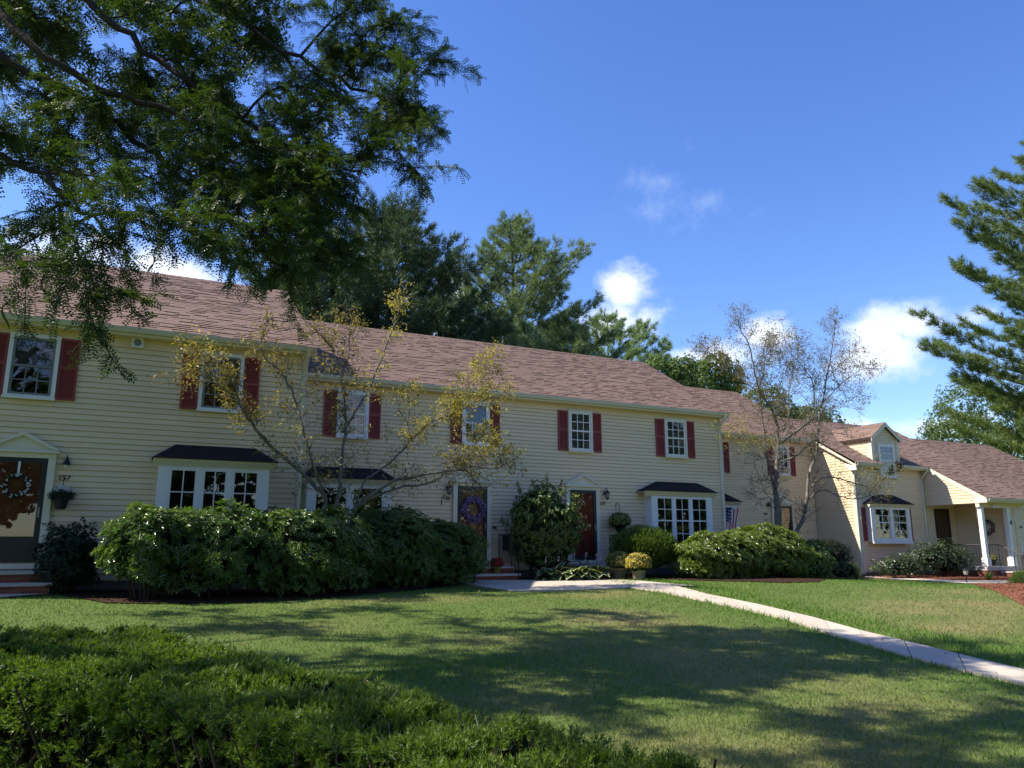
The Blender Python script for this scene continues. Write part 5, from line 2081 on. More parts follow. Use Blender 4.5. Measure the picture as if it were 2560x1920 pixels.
def hedge():
    t = tag(thing('yew_hedge', (.5, 4.5, .1)), 'clipped dark green yew hedge across the foreground with bare stems below', 'hedge')
    t.location = (0, 0, 0)
    # even samples over the top, by area
    seg_a = np.linalg.norm(hfa[1:] - hfa[:-1], axis=1) + np.linalg.norm(hna[1:] - hna[:-1], axis=1)
    seg_a = seg_a * .5 * np.linalg.norm((hfa - hna)[:-1], axis=1)
    n = int(seg_a.sum() * 125)
    i = rng.choice(79, n, p=seg_a / seg_a.sum())
    fr_ = rng.uniform(0, 1, n)
    f = rng.uniform(0, 1, n)
    A = hfa[i] * (1 - fr_)[:, None] + hfa[i + 1] * fr_[:, None]
    B = hna[i] * (1 - fr_)[:, None] + hna[i + 1] * fr_[:, None]
    q = A * (1 - f)[:, None] + B * f[:, None]
    dist = np.linalg.norm(q, axis=1)
    keep = rng.uniform(0, 1, n) < np.clip(3.4 / dist, .62, 1)
    keep &= dist > .9
    q, f = q[keep], f[keep]
    print('hedge area', seg_a.sum(), len(q))
    top = lambda X, Y: HZ - .03 + .035 * np.sin(X * 5 + 2 * np.sin(Y * 3)) * np.sin(Y * 4.4 + X) + .02 * np.sin(X * 13 + Y * 9) * np.sin(Y * 15 - X * 4)
    edge = np.minimum(f, 1 - f)
    z = top(q[:, 0], q[:, 1]) - .12 * np.exp(-edge / .05) - rng.uniform(0, 1, len(q)) ** 1.2 * .07
    # small bare gaps where the twigs show
    gap = np.sin(q[:, 0] * 7.3 + 1.7 * np.sin(q[:, 1] * 5.1)) * np.sin(q[:, 1] * 6.7 + 2.1 * np.sin(q[:, 0] * 4.3))
    kp = (gap < .93)
    q, z, f = q[kp], z[kp], f[kp]
    # tufts gather into rounded clumps with dark gaps between
    kc = 7
    n0 = len(q)
    ang = rng.uniform(0, 6.283, (n0, kc))
    rad = np.sqrt(rng.uniform(0, 1, (n0, kc))) * .062
    ox, oy = rad * np.cos(ang), rad * np.sin(ang)
    P = np.stack([(q[:, :1] + ox).ravel(), (q[:, 1:] + oy).ravel(), ((z[:, None] - .04) - 6.0 * rad ** 2 + rng.normal(0, .006, (n0, kc))).ravel()], -1)
    D = np.stack([(ox * 11).ravel() + rng.normal(0, .18, n0 * kc), (oy * 11).ravel() + rng.normal(0, .18, n0 * kc), np.ones(n0 * kc)], -1)
    # faces: near side and far side
    def side(E, out, m, pw):
        k = rng.uniform(0, 78.999, m * 2)
        i = k.astype(int)
        fr_ = k - i
        wl = np.linalg.norm(E[i + 1] - E[i], axis=1)
        kp = rng.uniform(0, 1, m * 2) < wl / wl.max()
        i, fr_ = i[kp], fr_[kp]
        Q = E[i] * (1 - fr_)[:, None] + E[i + 1] * fr_[:, None]
        d = nrm(E[i + 1] - E[i])
        nn = np.stack([d[:, 1], -d[:, 0]], -1) * out
        h = HZ - .06 - (rng.uniform(0, 1, len(Q)) ** pw) * .62
        dep = rng.uniform(-.05, .16, len(Q)) + (HZ - h) * .12
        Q = Q - nn * dep[:, None]
        P = np.stack([Q[:, 0], Q[:, 1], h], -1)
        D = np.concatenate([nn, np.full((len(Q), 1), .45)], 1) + rng.normal(0, .4, (len(Q), 3))
        return P, D
    s1 = side(hna, 1, 950, 2.2)
    s2 = side(hfa, -1, 700, 1.6)
    P = np.concatenate([P, s1[0], s2[0]])
    D = np.concatenate([D, s1[1], s2[1]])
    # each tip is a tuft: a fan of short shoots, finer near the viewer
    dist = np.linalg.norm(P[:, :2], axis=1)
    for sel, k, kn, nl_, nw in ((dist < 4.4, 7, 11, .022, .0055), (dist >= 4.4, 5, 9, .027, .0095)):
        p0, d0 = P[sel], nrm(D[sel])
        n0 = len(p0)
        Dk = nrm(np.repeat(d0, k, 0) + rng.normal(0, .58, (n0 * k, 3)))
        Pk = np.repeat(p0, k, 0) + Dk * rng.uniform(.0, .02, (n0 * k, 1)) + rng.normal(0, .008, (n0 * k, 3))
        print('hedge tufts', n0)
        V, F = needles(Pk, Dk, kn, nl_, nw, .045)
        set_tip(link('foliage', npmesh('foliage', V, F), 'yew_needle', t), n0 * k, kn)
    # twiggy body under the leaves
    segs = []
    for i in range(0, 79, 1):
        for c in range(6):
            f = rng.uniform(.08, .92)
            b = hfa[i] * (1 - f) + hna[i] * f + rng.normal(0, .05, 2)
            z0 = g_at(b[0], b[1]) - .03
            for s in range(3):
                e = np.array([b[0] + rng.normal(0, .16), b[1] + rng.normal(0, .16), HZ - rng.uniform(.06, .22)])
                m1 = np.array([b[0], b[1], z0]) * .55 + e * .45 + rng.normal(0, .05, 3)
                r0 = rng.uniform(.006, .014)
                segs.append((np.array([[b[0], b[1], z0], m1, e]), np.array([r0, r0 * .7, r0 * .4])))
    V, F = tubes_np(segs, 5)
    link('stems', npmesh('stems', V, F), 'bark_brown', t)['kind'] = 'stuff'
    segs = []
    for i in range(260):
        k = int(rng.integers(0, 79))
        f = rng.uniform(.02, .98)
        b = hfa[k] * (1 - f) + hna[k] * f
        z0 = HZ - rng.uniform(.14, .45)
        d = rng.normal(0, .06, 2)
        segs.append((np.array([[b[0], b[1], z0], [b[0] + d[0], b[1] + d[1], z0 + rng.uniform(.08, .16)]]), np.array([.0035, .002])))
    V, F = tubes_np(segs, 3)
    link('bare_twigs', npmesh('bare', V, F), 'twig_pale', t)['kind'] = 'stuff'
    # inner layer coloured dark for shade between tufts; light leaks through only low down
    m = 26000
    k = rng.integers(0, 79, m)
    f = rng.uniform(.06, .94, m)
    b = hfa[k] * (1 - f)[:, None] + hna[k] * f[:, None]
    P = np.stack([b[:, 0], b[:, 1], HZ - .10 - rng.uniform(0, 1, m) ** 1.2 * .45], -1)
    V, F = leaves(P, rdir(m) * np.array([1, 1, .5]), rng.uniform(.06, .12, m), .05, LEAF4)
    link('dark_inner_layer', npmesh('old', V, F), 'yew_inner', t)


hedge()


# ------------------------------------------------------------------ branching trees
def grow(limbs, twig_n, twig_len, sub_n, sub_len, start=.3, up=.25, seed=3, spread=1.0, r_tw=.007):
    """limbs: list of (points, r0, r1). Returns segments and twig end points with directions"""
    r = np.random.default_rng(seed)
    segs, ends = [], []
    for li, (pts, r0, r1) in enumerate(limbs):
        C = smooth_poly(pts, 5)
        # knobbly growth
        C[1:-1] += r.normal(0, .012, (len(C) - 2, 3))
        segs.append((C, np.linspace(r0, r1, len(C))))
        L = np.linalg.norm(np.diff(C, axis=0), axis=1).sum()
        nt_ = int(twig_n * L)
        for q in range(nt_):
            f = start + (1 - start) * r.uniform(0, 1) ** .8
            x = f * (len(C) - 1)
            i = min(int(x), len(C) - 2)
            p = C[i] * (1 - (x - i)) + C[i + 1] * (x - i)
            ax = nrm(C[i + 1] - C[i])
            d = nrm(ax * .55 + nrm(r.normal(0, 1, 3)) * spread + np.array([0, 0, up]))
            l = twig_len * r.uniform(.4, 1.2) * (1.15 - .5 * f)
            m1 = p + d * l * .5 + r.normal(0, .07, 3) * l
            e = p + d * l + np.array([0, 0, up * .25 * l]) + r.normal(0, .1, 3) * l
            rr = r_tw * (1.3 - .5 * f)
            segs.append((np.array([p, m1, e]), np.array([rr, rr * .75, rr * .4])))
            ends.append((e, nrm(e - m1), li))
            for s in range(sub_n):
                g_ = r.uniform(.25, 1)
                p2 = (p * (1 - 2 * g_) + m1 * 2 * g_) if g_ < .5 else (m1 * (2 - 2 * g_) + e * (2 * g_ - 1))
                d2 = nrm(d * .5 + nrm(r.normal(0, 1, 3)) + np.array([0, 0, up]))
                l2 = sub_len * r.uniform(.4, 1.2)
                e2 = p2 + d2 * l2
                segs.append((np.array([p2, (p2 + e2) / 2 + r.normal(0, .08, 3) * l2, e2]), np.array([rr * .55, rr * .42, rr * .28])))
                ends.append((e2, d2, li))
    return segs, ends


def tree_from(name, label, limbs, bark, leaf_fn, twig, group=None):
    t = tag(thing(name), label, 'tree', group)
    segs, ends = grow(limbs, **twig)
    V, F = tubes_np([s for s in segs if s[1][0] > .02], 8)
    link('trunk', npmesh('trunk', V, F, True), bark, t)
    V, F = tubes_np([s for s in segs if s[1][0] <= .02], 4)
    link('twigs', npmesh('twigs', V, F), 'twig_grey', t)
    for m, (V, F) in leaf_fn(ends).items():
        link('crown', npmesh('crown', V, F), m, t)
    return t


def px3(lst, f, Y):
    """list of (x, y[, dY]) crop pixels -> points; f maps crop to full pixels"""
    out = []
    for q in lst:
        u, v = f(q[0], q[1])
        out.append(np.array(at(u, v, Y + (q[2] if len(q) > 2 else 0))))
    return out


C3 = lambda x, y: (400 + x * .28933, 780 + y * .28933)
C4 = lambda x, y: (900 + x * .28933, 780 + y * .28933)
Z8 = lambda x, y: (600 + x * .28933, 1150 + y * .28933)
TY = 17.0
base1 = np.array(at(600 + 960 * .28933, 1150 + 560 * .28933, TY))
foot = np.array([base1[0] - .1, TY, g_at(base1[0], TY)])
lim1 = []
A = lambda l, r0, r1: lim1.append((l, r0 * .64, r1 * .75))
f1 = foot
stemA = px3([(730, 440), (725, 330, .0)], Z8, TY)
A([f1, px3([(720, 520)], Z8, TY)[0]] + px3([(735, 340), (600, 170, -.1)], Z8, TY) + px3([(1230, 1370, -.1), (1000, 1190, -.2), (790, 960, -.4), (700, 800, -.5), (640, 660, -.6), (560, 560, -.7)], C3, TY)[1:], .085, .022)
A(px3([(790, 960, -.4), (600, 700, -.8), (380, 560, -1.0), (200, 510, -1.1)], C3, TY), .028, .008)
A(px3([(640, 660, -.6), (560, 480, -.5), (420, 420, -.6), (250, 380, -.7)], C3, TY), .02, .007)
A([f1 + np.array([.1, .1, 0])] + px3([(845, 430, .1), (865, 200, .15)], Z8, TY) + px3([(1570, 1250, .2), (1600, 1000, .3), (1590, 750, .3), (1545, 480, .3), (1470, 290, .2), (1280, 90, 0)], C3, TY), .085, .014)
A(px3([(1610, 1000, .3), (1700, 850, .4), (1830, 600, .5), (1990, 200, .4), (2060, 0, .3), (2070, -150, .2)], C3, TY), .045, .010)
A(px3([(1590, 750, .3), (1620, 480, .1), (1640, 200, 0), (1600, -20, -.1)], C3, TY), .022, .008)
A(px3([(740, 330, 0), (680, 180, -.2), (640, 70, -.3)], Z8, TY) + px3([(1280, 1230, -.3), (1230, 1000, -.4), (1180, 800, -.3), (1130, 650, -.3), (1040, 510, -.2), (900, 380, -.2), (880, 200, -.2), (980, 20, -.3)], C3, TY)[1:], .05, .010)
A(px3([(1180, 800, -.3), (1330, 640, -.5), (1450, 470, -.5)], C3, TY), .016, .006)
A([f1 + np.array([.15, 0, 0]), base1] + px3([(1020, 390, 0), (1290, 200, -.2), (1480, 150, -.3), (1760, 100, -.5), (1960, 90, -.6)], Z8, TY) + px3([(1000, 1470, -.7), (1110, 1540, -.7)], C4, TY), .075, .010)
A(px3([(1010, 400, 0), (1170, 310, .2), (1390, 240, .3), (1640, 200, .3), (1800, 110, .2), (2000, 60, .1), (2150, 80, 0)], Z8, TY), .055, .012)
A(px3([(1000, 400, 0), (1040, 270, .1), (1110, 160, .2), (1300, 20, .3)], Z8, TY) + px3([(370, 1210, .3), (450, 1100, .3), (600, 960, .3), (750, 900, .4), (900, 830, .4), (1060, 760, .4), (1250, 730, .4)], C4, TY)[1:], .045, .010)
A(px3([(600, 960, .3), (780, 780, .3), (950, 640, .2), (1080, 540, .1), (1090, 420, 0)], C4, TY), .022, .007)
A(px3([(450, 1100, .3), (400, 950, .1), (330, 800, 0), (500, 680, -.2)], C4, TY), .02, .007)
A(px3([(750, 900, .4), (900, 1050, .2), (1050, 1050, 0), (1200, 1010, -.1)], C4, TY), .02, .007)
A(px3([(560, 1385, -.3), (760, 1300, -.5), (1000, 1250, -.6), (1280, 1220, -.6)], C4, TY), .022, .007)
A(px3([(700, 1370, -.4), (900, 1370, -.3), (1100, 1350, -.4), (1290, 1340, -.5)], C4, TY), .018, .006)


def leaf_t1(ends):
    P = np.array([e[0] for e in ends])
    D = np.array([e[1] for e in ends])
    li = np.array([e[2] for e in ends])
    r = np.random.default_rng(5)
    # leafy limbs against half-bare ones
    dens = np.array([.6, .7, .8, .45, .45, .5, .5, .4, .15, .3, .9, 1.0, .7, 1.0, .7, .55])[np.minimum(li, 15)]
    k = r.uniform(0, 1, len(P)) < dens * np.clip((P[:, 2] - 1.9) / .8, .12, 1)
    P, D, li = P[k], D[k], li[k]
    out = {}
    yel = np.isin(li, [4, 10, 11, 12, 13, 14]) & (r.uniform(0, 1, len(li)) < .8) | (r.uniform(0, 1, len(li)) < .18)
    for m, sel in (('yellow_leaf', yel), ('olive_leaf', ~yel)):
        p, d = P[sel], D[sel]
        n = 8
        pp = np.repeat(p, n, 0) + r.normal(0, .06, (len(p) * n, 3))
        dd = np.repeat(d, n, 0) * .6 + r.normal(0, .7, (len(p) * n, 3)) - np.array([0, 0, .2])
        out[m] = leaves(pp, dd, r.uniform(.055, .10, len(pp)), r.uniform(.026, .042, len(pp)), LEAF6)
    return out


tree_from('crabapple_tree', 'multi-stemmed yellowing tree leaning over the rhododendrons between 157 and 158', lim1, 'bark_grey', leaf_t1,
          dict(twig_n=9.0, twig_len=.55, sub_n=5, sub_len=.25, start=.22, up=.25, seed=3, spread=1.0, r_tw=.0055), 'half-bare lawn trees')

R2_ = lambda x, y: (1800 + x * .16275, 1080 + y * .16275)
R7 = lambda x, y: (1700 + x * .28933, 750 + y * .28933)
R3_ = lambda x, y: (2100 + x * .14467, 1040 + y * .14467)
T2Y = 20.3
lim1 = []
b2a = px3([(880, 1560)], R2_, T2Y)[0]
b2b = px3([(1130, 1660)], R2_, T2Y)[0]
ft = np.array([b2a[0], T2Y, g_at(b2a[0], T2Y)])
A([ft, b2a] + px3([(880, 1100), (850, 900, 0), (860, 700, .1), (890, 450, .1), (900, 330, .1)], R2_, T2Y), .17, .085)
A(px3([(860, 700, .1), (890, 330, .1)], R2_, T2Y) + px3([(870, 1240, .1), (840, 1080, .1), (780, 930, 0), (700, 800, -.2), (640, 600, -.3), (600, 400, -.3), (510, 230, -.4), (500, 140, -.4)], R7, T2Y)[1:], .085, .012)
A(px3([(880, 1230, .1), (1040, 1110, .3), (1150, 1020, .4), (1230, 890, .5), (1260, 700, .5), (1300, 500, .5), (1330, 280, .4), (1340, 150, .4)], R7, T2Y), .085, .012)
A(px3([(870, 1100, 0)], R2_, T2Y) + px3([(745, 1320, -.2), (725, 1120, -.3), (705, 950, -.3), (690, 780, -.3), (730, 600, -.3), (720, 420, -.3)], R7, T2Y), .055, .012)
A(px3([(700, 800, -.2), (500, 680, -.5), (400, 560, -.7), (260, 470, -.9), (160, 440, -1.0)], R7, T2Y), .03, .007)
A(px3([(1150, 1020, .4), (1160, 860, .6), (1140, 700, .7), (1050, 560, .7), (930, 420, .7), (900, 300, .7)], R7, T2Y), .04, .008)
A(px3([(1230, 890, .5), (1340, 780, .3), (1450, 680, .2), (1570, 600, .1), (1680, 590, 0)], R7, T2Y), .03, .007)
A(px3([(640, 600, -.3), (780, 480, -.1), (760, 330, 0)], R7, T2Y), .018, .006)
A(px3([(1260, 700, .5), (1400, 540, .5), (1520, 420, .5)], R7, T2Y), .018, .006)
ft2 = np.array([b2b[0] - .1, T2Y + .1, g_at(b2b[0], T2Y)])
A([ft2, b2b] + px3([(1270, 1350), (1330, 1050), (1370, 650, .1), (1440, 450, .1), (1500, 230, .1)], R2_, T2Y) + px3([(1200, 1000, .2), (1240, 850, .3)], R7, T2Y), .13, .03)
A(px3([(1360, 1040, 0), (1500, 910, -.4), (1650, 905, -.6), (1900, 1010, -.8), (2150, 1020, -.9)], R2_, T2Y) + px3([(500, 1370, -1.0), (650, 1290, -1.0)], R3_, T2Y), .05, .010)
A(px3([(1400, 850, 0), (1530, 720, -.3), (1700, 690, -.5), (1950, 750, -.7), (2212, 830, -.8)], R2_, T2Y) + px3([(300, 1180, -.9), (560, 1240, -.9), (680, 1150, -1), (830, 1050, -1), (980, 940, -1)], R3_, T2Y)[1:], .05, .010)
A(px3([(990, 440, .1), (1180, 360, -.1), (1320, 230, -.2), (1450, 120, -.3), (1700, 20, -.4), (1950, 40, -.5)], R2_, T2Y), .06, .012)
A(px3([(850, 1100, 0), (740, 1000, -.3), (610, 1030, -.5), (480, 940, -.6)], R2_, T2Y), .03, .008)
A(px3([(870, 800, 0), (740, 740, -.3), (600, 760, -.5)], R2_, T2Y), .02, .006)
A(px3([(850, 500, 0), (650, 400, -.3), (450, 500, -.5)], R2_, T2Y), .02, .006)
A(px3([(880, 1230, .1), (940, 1080, .6), (930, 880, .9), (960, 700, 1.0), (1010, 520, 1.0), (1020, 360, 1.0)], R7, T2Y), .04, .008)
A(px3([(780, 930, 0), (860, 760, -.5), (880, 600, -.7), (830, 440, -.8)], R7, T2Y), .022, .006)
A(px3([(1150, 1020, .4), (1330, 930, -.2), (1480, 860, -.4), (1580, 800, -.5)], R7, T2Y), .022, .006)
A(px3([(690, 250, -.2), (520, 130, -.4), (300, 110, -.5), (120, 90, -.6)], R2_, T2Y), .02, .006)


def leaf_t2(ends):
    P = np.array([e[0] for e in ends])
    D = np.array([e[1] for e in ends])
    li = np.array([e[2] for e in ends])
    r = np.random.default_rng(6)
    dens = np.array([.03, .75, .75, .7, .8, .8, .8, .8, .8, .12, .10, .45, .3, .04, .03, .05, .8, .8, .7, .85])[np.minimum(li, 19)]
    k = r.uniform(0, 1, len(P)) < dens
    P, D, li = P[k], D[k], li[k]
    yel = np.isin(li, [11, 19])
    out = {}
    for m, sel in (('yellow_leaf', yel), ('olive_leaf', ~yel)):
        p, d = P[sel], D[sel]
        n = 6
        pp = np.repeat(p, n, 0) + r.normal(0, .06, (len(p) * n, 3))
        dd = np.repeat(d, n, 0) * .6 + r.normal(0, .7, (len(p) * n, 3))
        out[m] = leaves(pp, dd, r.uniform(.055, .09, len(pp)), r.uniform(.024, .036, len(pp)), LEAF6)
    return out


tree_from('crabapple_tree', 'half-bare grey tree with two trunks standing before 160', lim1, 'bark_grey', leaf_t2,
          dict(twig_n=9.5, twig_len=.85, sub_n=6, sub_len=.34, start=.12, up=.3, seed=4, spread=1.0, r_tw=.008), 'half-bare lawn trees')


# ------------------------------------------------------------------ honey locust, overhanging from the left
def dp(x, y, d):
    """pixel of the overview at horizontal depth d"""
    r_ = ray(x * K, y * K)
    h = Vector((math.cos(PSI), math.sin(PSI), 0))
    s = d / r_.dot(h)
    return np.array((0, 0, EYE)) + np.array(r_) * s


def locust():
    r = np.random.default_rng(11)
    t = tag(thing('honey_locust', (-5.2, 10.4, g_at(-5.2, 10.4))), 'big honey locust whose fine leafy boughs overhang the upper left', 'tree')
    t.location = (0, 0, 0)
    tips = [(945, 135, 9.5), (955, 305, 9.3), (905, 372, 9), (830, 60, 9.5), (870, 225, 9.8), (800, 330, 9), (845, 290, 9.4), (720, 430, 9), (760, 520, 9.2), (735, 610, 8.8), (650, 650, 8.3),
            (560, 600, 8), (610, 560, 8.6), (500, 640, 7.6), (470, 545, 8), (620, 480, 9), (560, 380, 9.5), (650, 250, 10), (730, 130, 10), (700, 330, 9.6), (560, 80, 10.5),
            (440, 200, 10), (400, 330, 9), (330, 430, 8.5), (250, 330, 9), (300, 180, 10), (180, 80, 10), (100, 220, 9), (60, 400, 8), (180, 500, 7.5), (290, 545, 7.3),
            (240, 600, 7.2), (160, 650, 6.4), (172, 725, 6.2), (60, 560, 7.4), (15, 630, 6.9), (620, 20, 11), (420, 40, 11), (250, 10, 11), (0, 10, 10), (0, 150, 9),
            (380, 120, 11), (520, 280, 11), (660, 350, 10.5), (480, 440, 9), (560, 500, 9.4), (680, 560, 9.6), (740, 220, 10.5), (600, 150, 11.2), (350, 250, 10.4), (140, 310, 9.2),
            (420, 450, 9.6), (120, 130, 10.4), (790, 150, 10.2), (770, 20, 10), (200, 230, 8.2), (30, 290, 8), (500, 160, 9), (660, 440, 8.4), (600, 330, 8.4), (690, 510, 8.2), (540, 450, 8.0), (450, 290, 8.2)]
    tips = [(x, y - (75 if y > 470 else 45 if y > 380 else 10), d) for (x, y, d) in tips]
    T = [dp(*q) for q in tips]
    for (x, y, d) in list(tips):
        if y > 400 and x < 420:
            continue
        T.append(dp(x + r.uniform(-60, 25), y + r.uniform(-60, 20), d + r.uniform(-.7, 1.2)))
    inframe = len(T)
    # the rest of the crown, above and beside the frame: it shades the lawn
    for q in range(84):
        a = r.uniform(0, 6.28)
        rad = 6.3 * math.sqrt(r.uniform(.02, 1))
        T.append(np.array([-3.0 + rad * math.cos(a) * .95, 9.8 + rad * math.sin(a) * 1.05, r.uniform(8.2, 10.6) - .02 * rad * rad]))
    for q in ((1.2, 7.0, 9.4), (2.0, 8.2, 9.3), (.6, 8.8, 10), (-.4, 6.2, 9.0), (.2, 5.2, 8.6), (-1, 7.6, 10), (-2, 5.5, 8.8), (1.6, 6.0, 8.9), (2.6, 7.0, 8.9), (-1.2, 4.4, 8.3), (2.2, 9.6, 10.2), (.9, 10.4, 10.6), (3.0, 8.6, 9.8), (-3.6, 14.6, 7.6), (-3.0, 15.6, 7.8), (-5, 15.6, 7.2), (-4.4, 16.4, 7.8), (-6, 14.4, 7), (-2.6, 16.4, 8.6), (-5.5, 13.2, 6.6), (-3.4, 13.4, 8.4), (-2.2, 13.6, 9.0), (-1.6, 12.6, 9.2), (-2.8, 12.4, 9.4), (-.6, 12.0, 9.6), (-1.2, 14.4, 9.2), (-3.9, 12.2, 8.6), (.4, 12.6, 10.2)):
        T.append(np.array(q))
    for q in range(20):
        T.append(np.array([r.uniform(-3.2, 1.4), r.uniform(4.8, 8.4), r.uniform(7.9, 9.6)]))
    root = np.array([-5.2, 10.4, g_at(-5.2, 10.4)])
    fork = np.array([-5.0, 10.3, 3.0])
    segs = [(smooth_poly([root, root * .5 + fork * .5 + np.array([.05, .03, 0]), fork], 4), np.linspace(.30, .24, 9))]
    # a few main boughs, then every tip grows out of the nearest wood already there
    nodes = []          # (point, path length from the fork)
    for lp in (((60, -130, 9.4), (200, 10, 9.4), (340, 130, 9.5), (520, 260, 9.5), (660, 340, 9.3), (780, 370, 9.1)),
               ((-140, 60, 8.7), (60, 150, 8.8), (220, 250, 9.0), (400, 390, 9.0), (540, 500, 8.8), (630, 590, 8.5)),
               ((-160, 260, 8.0), (-20, 320, 7.9), (110, 400, 7.8), (230, 500, 7.5)),
               ((250, -140, 10.4), (420, -10, 10.5), (580, 90, 10.3), (760, 180, 10), (880, 240, 9.7)),
               ((-120, -60, 8.2), (150, 160, 8.2), (330, 230, 8.4), (520, 290, 8.6), (620, 380, 8.7))):
        c = smooth_poly([fork, fork * .45 + dp(*lp[0]) * .55 + np.array([0, 0, .5])] + [dp(*q) for q in lp], 5)
        c[2:-1] += r.normal(0, .035, (len(c) - 3, 3))
        segs.append((c, np.linspace(.075, .014, len(c))))
        d = 0
        for q in range(2, len(c) - 1):
            d += np.linalg.norm(c[q] - c[q - 1])
            nodes.append((c[q], d * .7, .10 - .084 * q / len(c)))
    for k in range(7):
        a = k * 2 * math.pi / 7 + .35
        e = np.array([-5.0 + 2.6 * math.cos(a), 10.3 + 2.6 * math.sin(a), 6.6 + r.uniform(-.4, 1.0)])
        m = fork * .5 + e * .5 + np.array([0, 0, .35])
        c = smooth_poly([fork, m, e], 6)
        segs.append((c, np.linspace(.15, .085, len(c))))
        d = 0
        for q in range(2, len(c)):
            d += np.linalg.norm(c[q] - c[q - 1])
            nodes.append((c[q], d + .6, .08))
    order = np.argsort([np.linalg.norm(q - fork) for q in T])
    LP, LD = [], []
    for ti in order:
        tip = T[ti]
        NP = np.array([n_[0] for n_ in nodes])
        ND = np.array([n_[1] for n_ in nodes])
        NR = np.array([n_[2] for n_ in nodes])
        cost = np.linalg.norm(NP - tip, axis=1) + .22 * ND + .25 * np.maximum(0, tip[2] - NP[:, 2])
        cost += np.where(NR < .012, .5, 0)
        j = int(np.argmin(cost))
        s, d0, rad0 = nodes[j]
        L = np.linalg.norm(tip - s)
        m1 = s * .65 + tip * .35 + np.array([0, 0, .10 * L]) + r.normal(0, .06, 3) * L
        m2 = s * .30 + tip * .70 + np.array([0, 0, .06 * L]) + r.normal(0, .06, 3) * L
        c = smooth_poly([s, m1, m2, tip], 6)
        r0 = min(rad0 * .75, .012 + .010 * L)
        rads = np.linspace(r0, .006, len(c))
        segs.append((c, rads))
        d = d0
        for q in range(2, len(c) - 3, 2):
            nodes.append((c[q], d0 + L * q / len(c), rads[q]))
        vis = ti < inframe
        ns = int(max(9, min(26, 10.0 * L)))
        for q in range(ns):
            f = (.22 + .78 * r.uniform() ** .8)
            x = f * (len(c) - 1)
            i = min(int(x), len(c) - 2)
            p = c[i] * (1 - (x - i)) + c[i + 1] * (x - i)
            ax = nrm(c[i + 1] - c[i])
            side = nrm(r.normal(0, 1, 3) * np.array([1, 1, .6]))
            d = nrm(ax * .6 + side * 1.0 + np.array([0, 0, -.05]))
            l = r.uniform(.30, .80)
            e = p + d * l + np.array([0, 0, -.18 * l * l])
            mm = p + d * l * .5 + r.normal(0, .03, 3)
            segs.append((np.array([p, mm, e]), np.array([.007, .005, .0025])))
            nl = int((36 if vis else 22) * l + 4)
            g_ = r.uniform(.05, 1.02, nl)[:, None]
            pp = np.where(g_ < .5, p * (1 - 2 * g_) + mm * 2 * g_, mm * (2 - 2 * g_) + e * (2 * g_ - 1))
            dd = d[None] * .55 + r.normal(0, .75, (nl, 3)) * np.array([1, 1, .6]) + np.array([0, 0, -.22])
            LP.append(np.concatenate([pp, np.full((nl, 1), 1.0 if vis else 0.0)], 1))
            LD.append(dd)
    LP, LD = np.concatenate(LP), nrm(np.concatenate(LD))
    vis = LP[:, 3] > .5
    LP = LP[:, :3]
    # pinnate leaves: leaflets in pairs on a drooping rachis
    def pinnate(P, D, pairs, L, ll, lw):
        n = len(P)
        up = np.array([0, 0, 1.0]) + r.normal(0, .4, (n, 3))
        S = nrm(np.cross(up, D))
        N = np.cross(D, S)
        Ls = L * r.uniform(.75, 1.2, n)
        parts = []
        for k in range(pairs):
            f = (k + .6) / pairs
            q = P + D * (Ls * f)[:, None] - np.array([0, 0, 1.0]) * (Ls * .22 * f * f)[:, None]
            for s in (-1, 1):
                d = D * .45 + S * s + N * r.normal(0, .22, n)[:, None]
                parts.append(leaves(q, d, ll * (1 - .25 * abs(f - .5)), lw, LEAF4, up=N))
        return cat(parts)
    V, F = cat([pinnate(LP[vis], LD[vis], 7, .16, .040, .0165), pinnate(LP[~vis], LD[~vis], 3, .18, .060, .036)])
    print('locust leaves', vis.sum(), (~vis).sum(), 'faces', len(F))
    link('crown', npmesh('crown', V, F), 'locust_leaf', t)
    V, F = tubes_np([s for s in segs if s[1][0] > .02], 8)
    link('trunk', npmesh('trunk', V, F, True), 'bark_dark', t)
    V, F = tubes_np([s for s in segs if s[1][0] <= .02], 4)
    link('twigs', npmesh('twigs', V, F), 'bark_dark', t)
    # seed pods
    pods = []
    k = r.choice(np.where(vis)[0], 150, replace=False)
    for i in k:
        p = LP[i]
        a = r.uniform(0, 6.28)
        d = np.array([math.cos(a), math.sin(a), 0])
        l = r.uniform(.16, .26)
        q = np.linspace(0, 1, 6)
        pts = p + d * (.08 * np.sin(q * 4.5))[:, None] * l * 3 - np.array([0, 0, 1.0]) * (q * l)[:, None]
        pods.append((pts, np.array([.004, .010, .012, .011, .010, .003])))
    V, F = tubes_np(pods, 5)
    link('seed_pods', npmesh('pods', V, F), 'locust_pod', t)['kind'] = 'stuff'


locust()


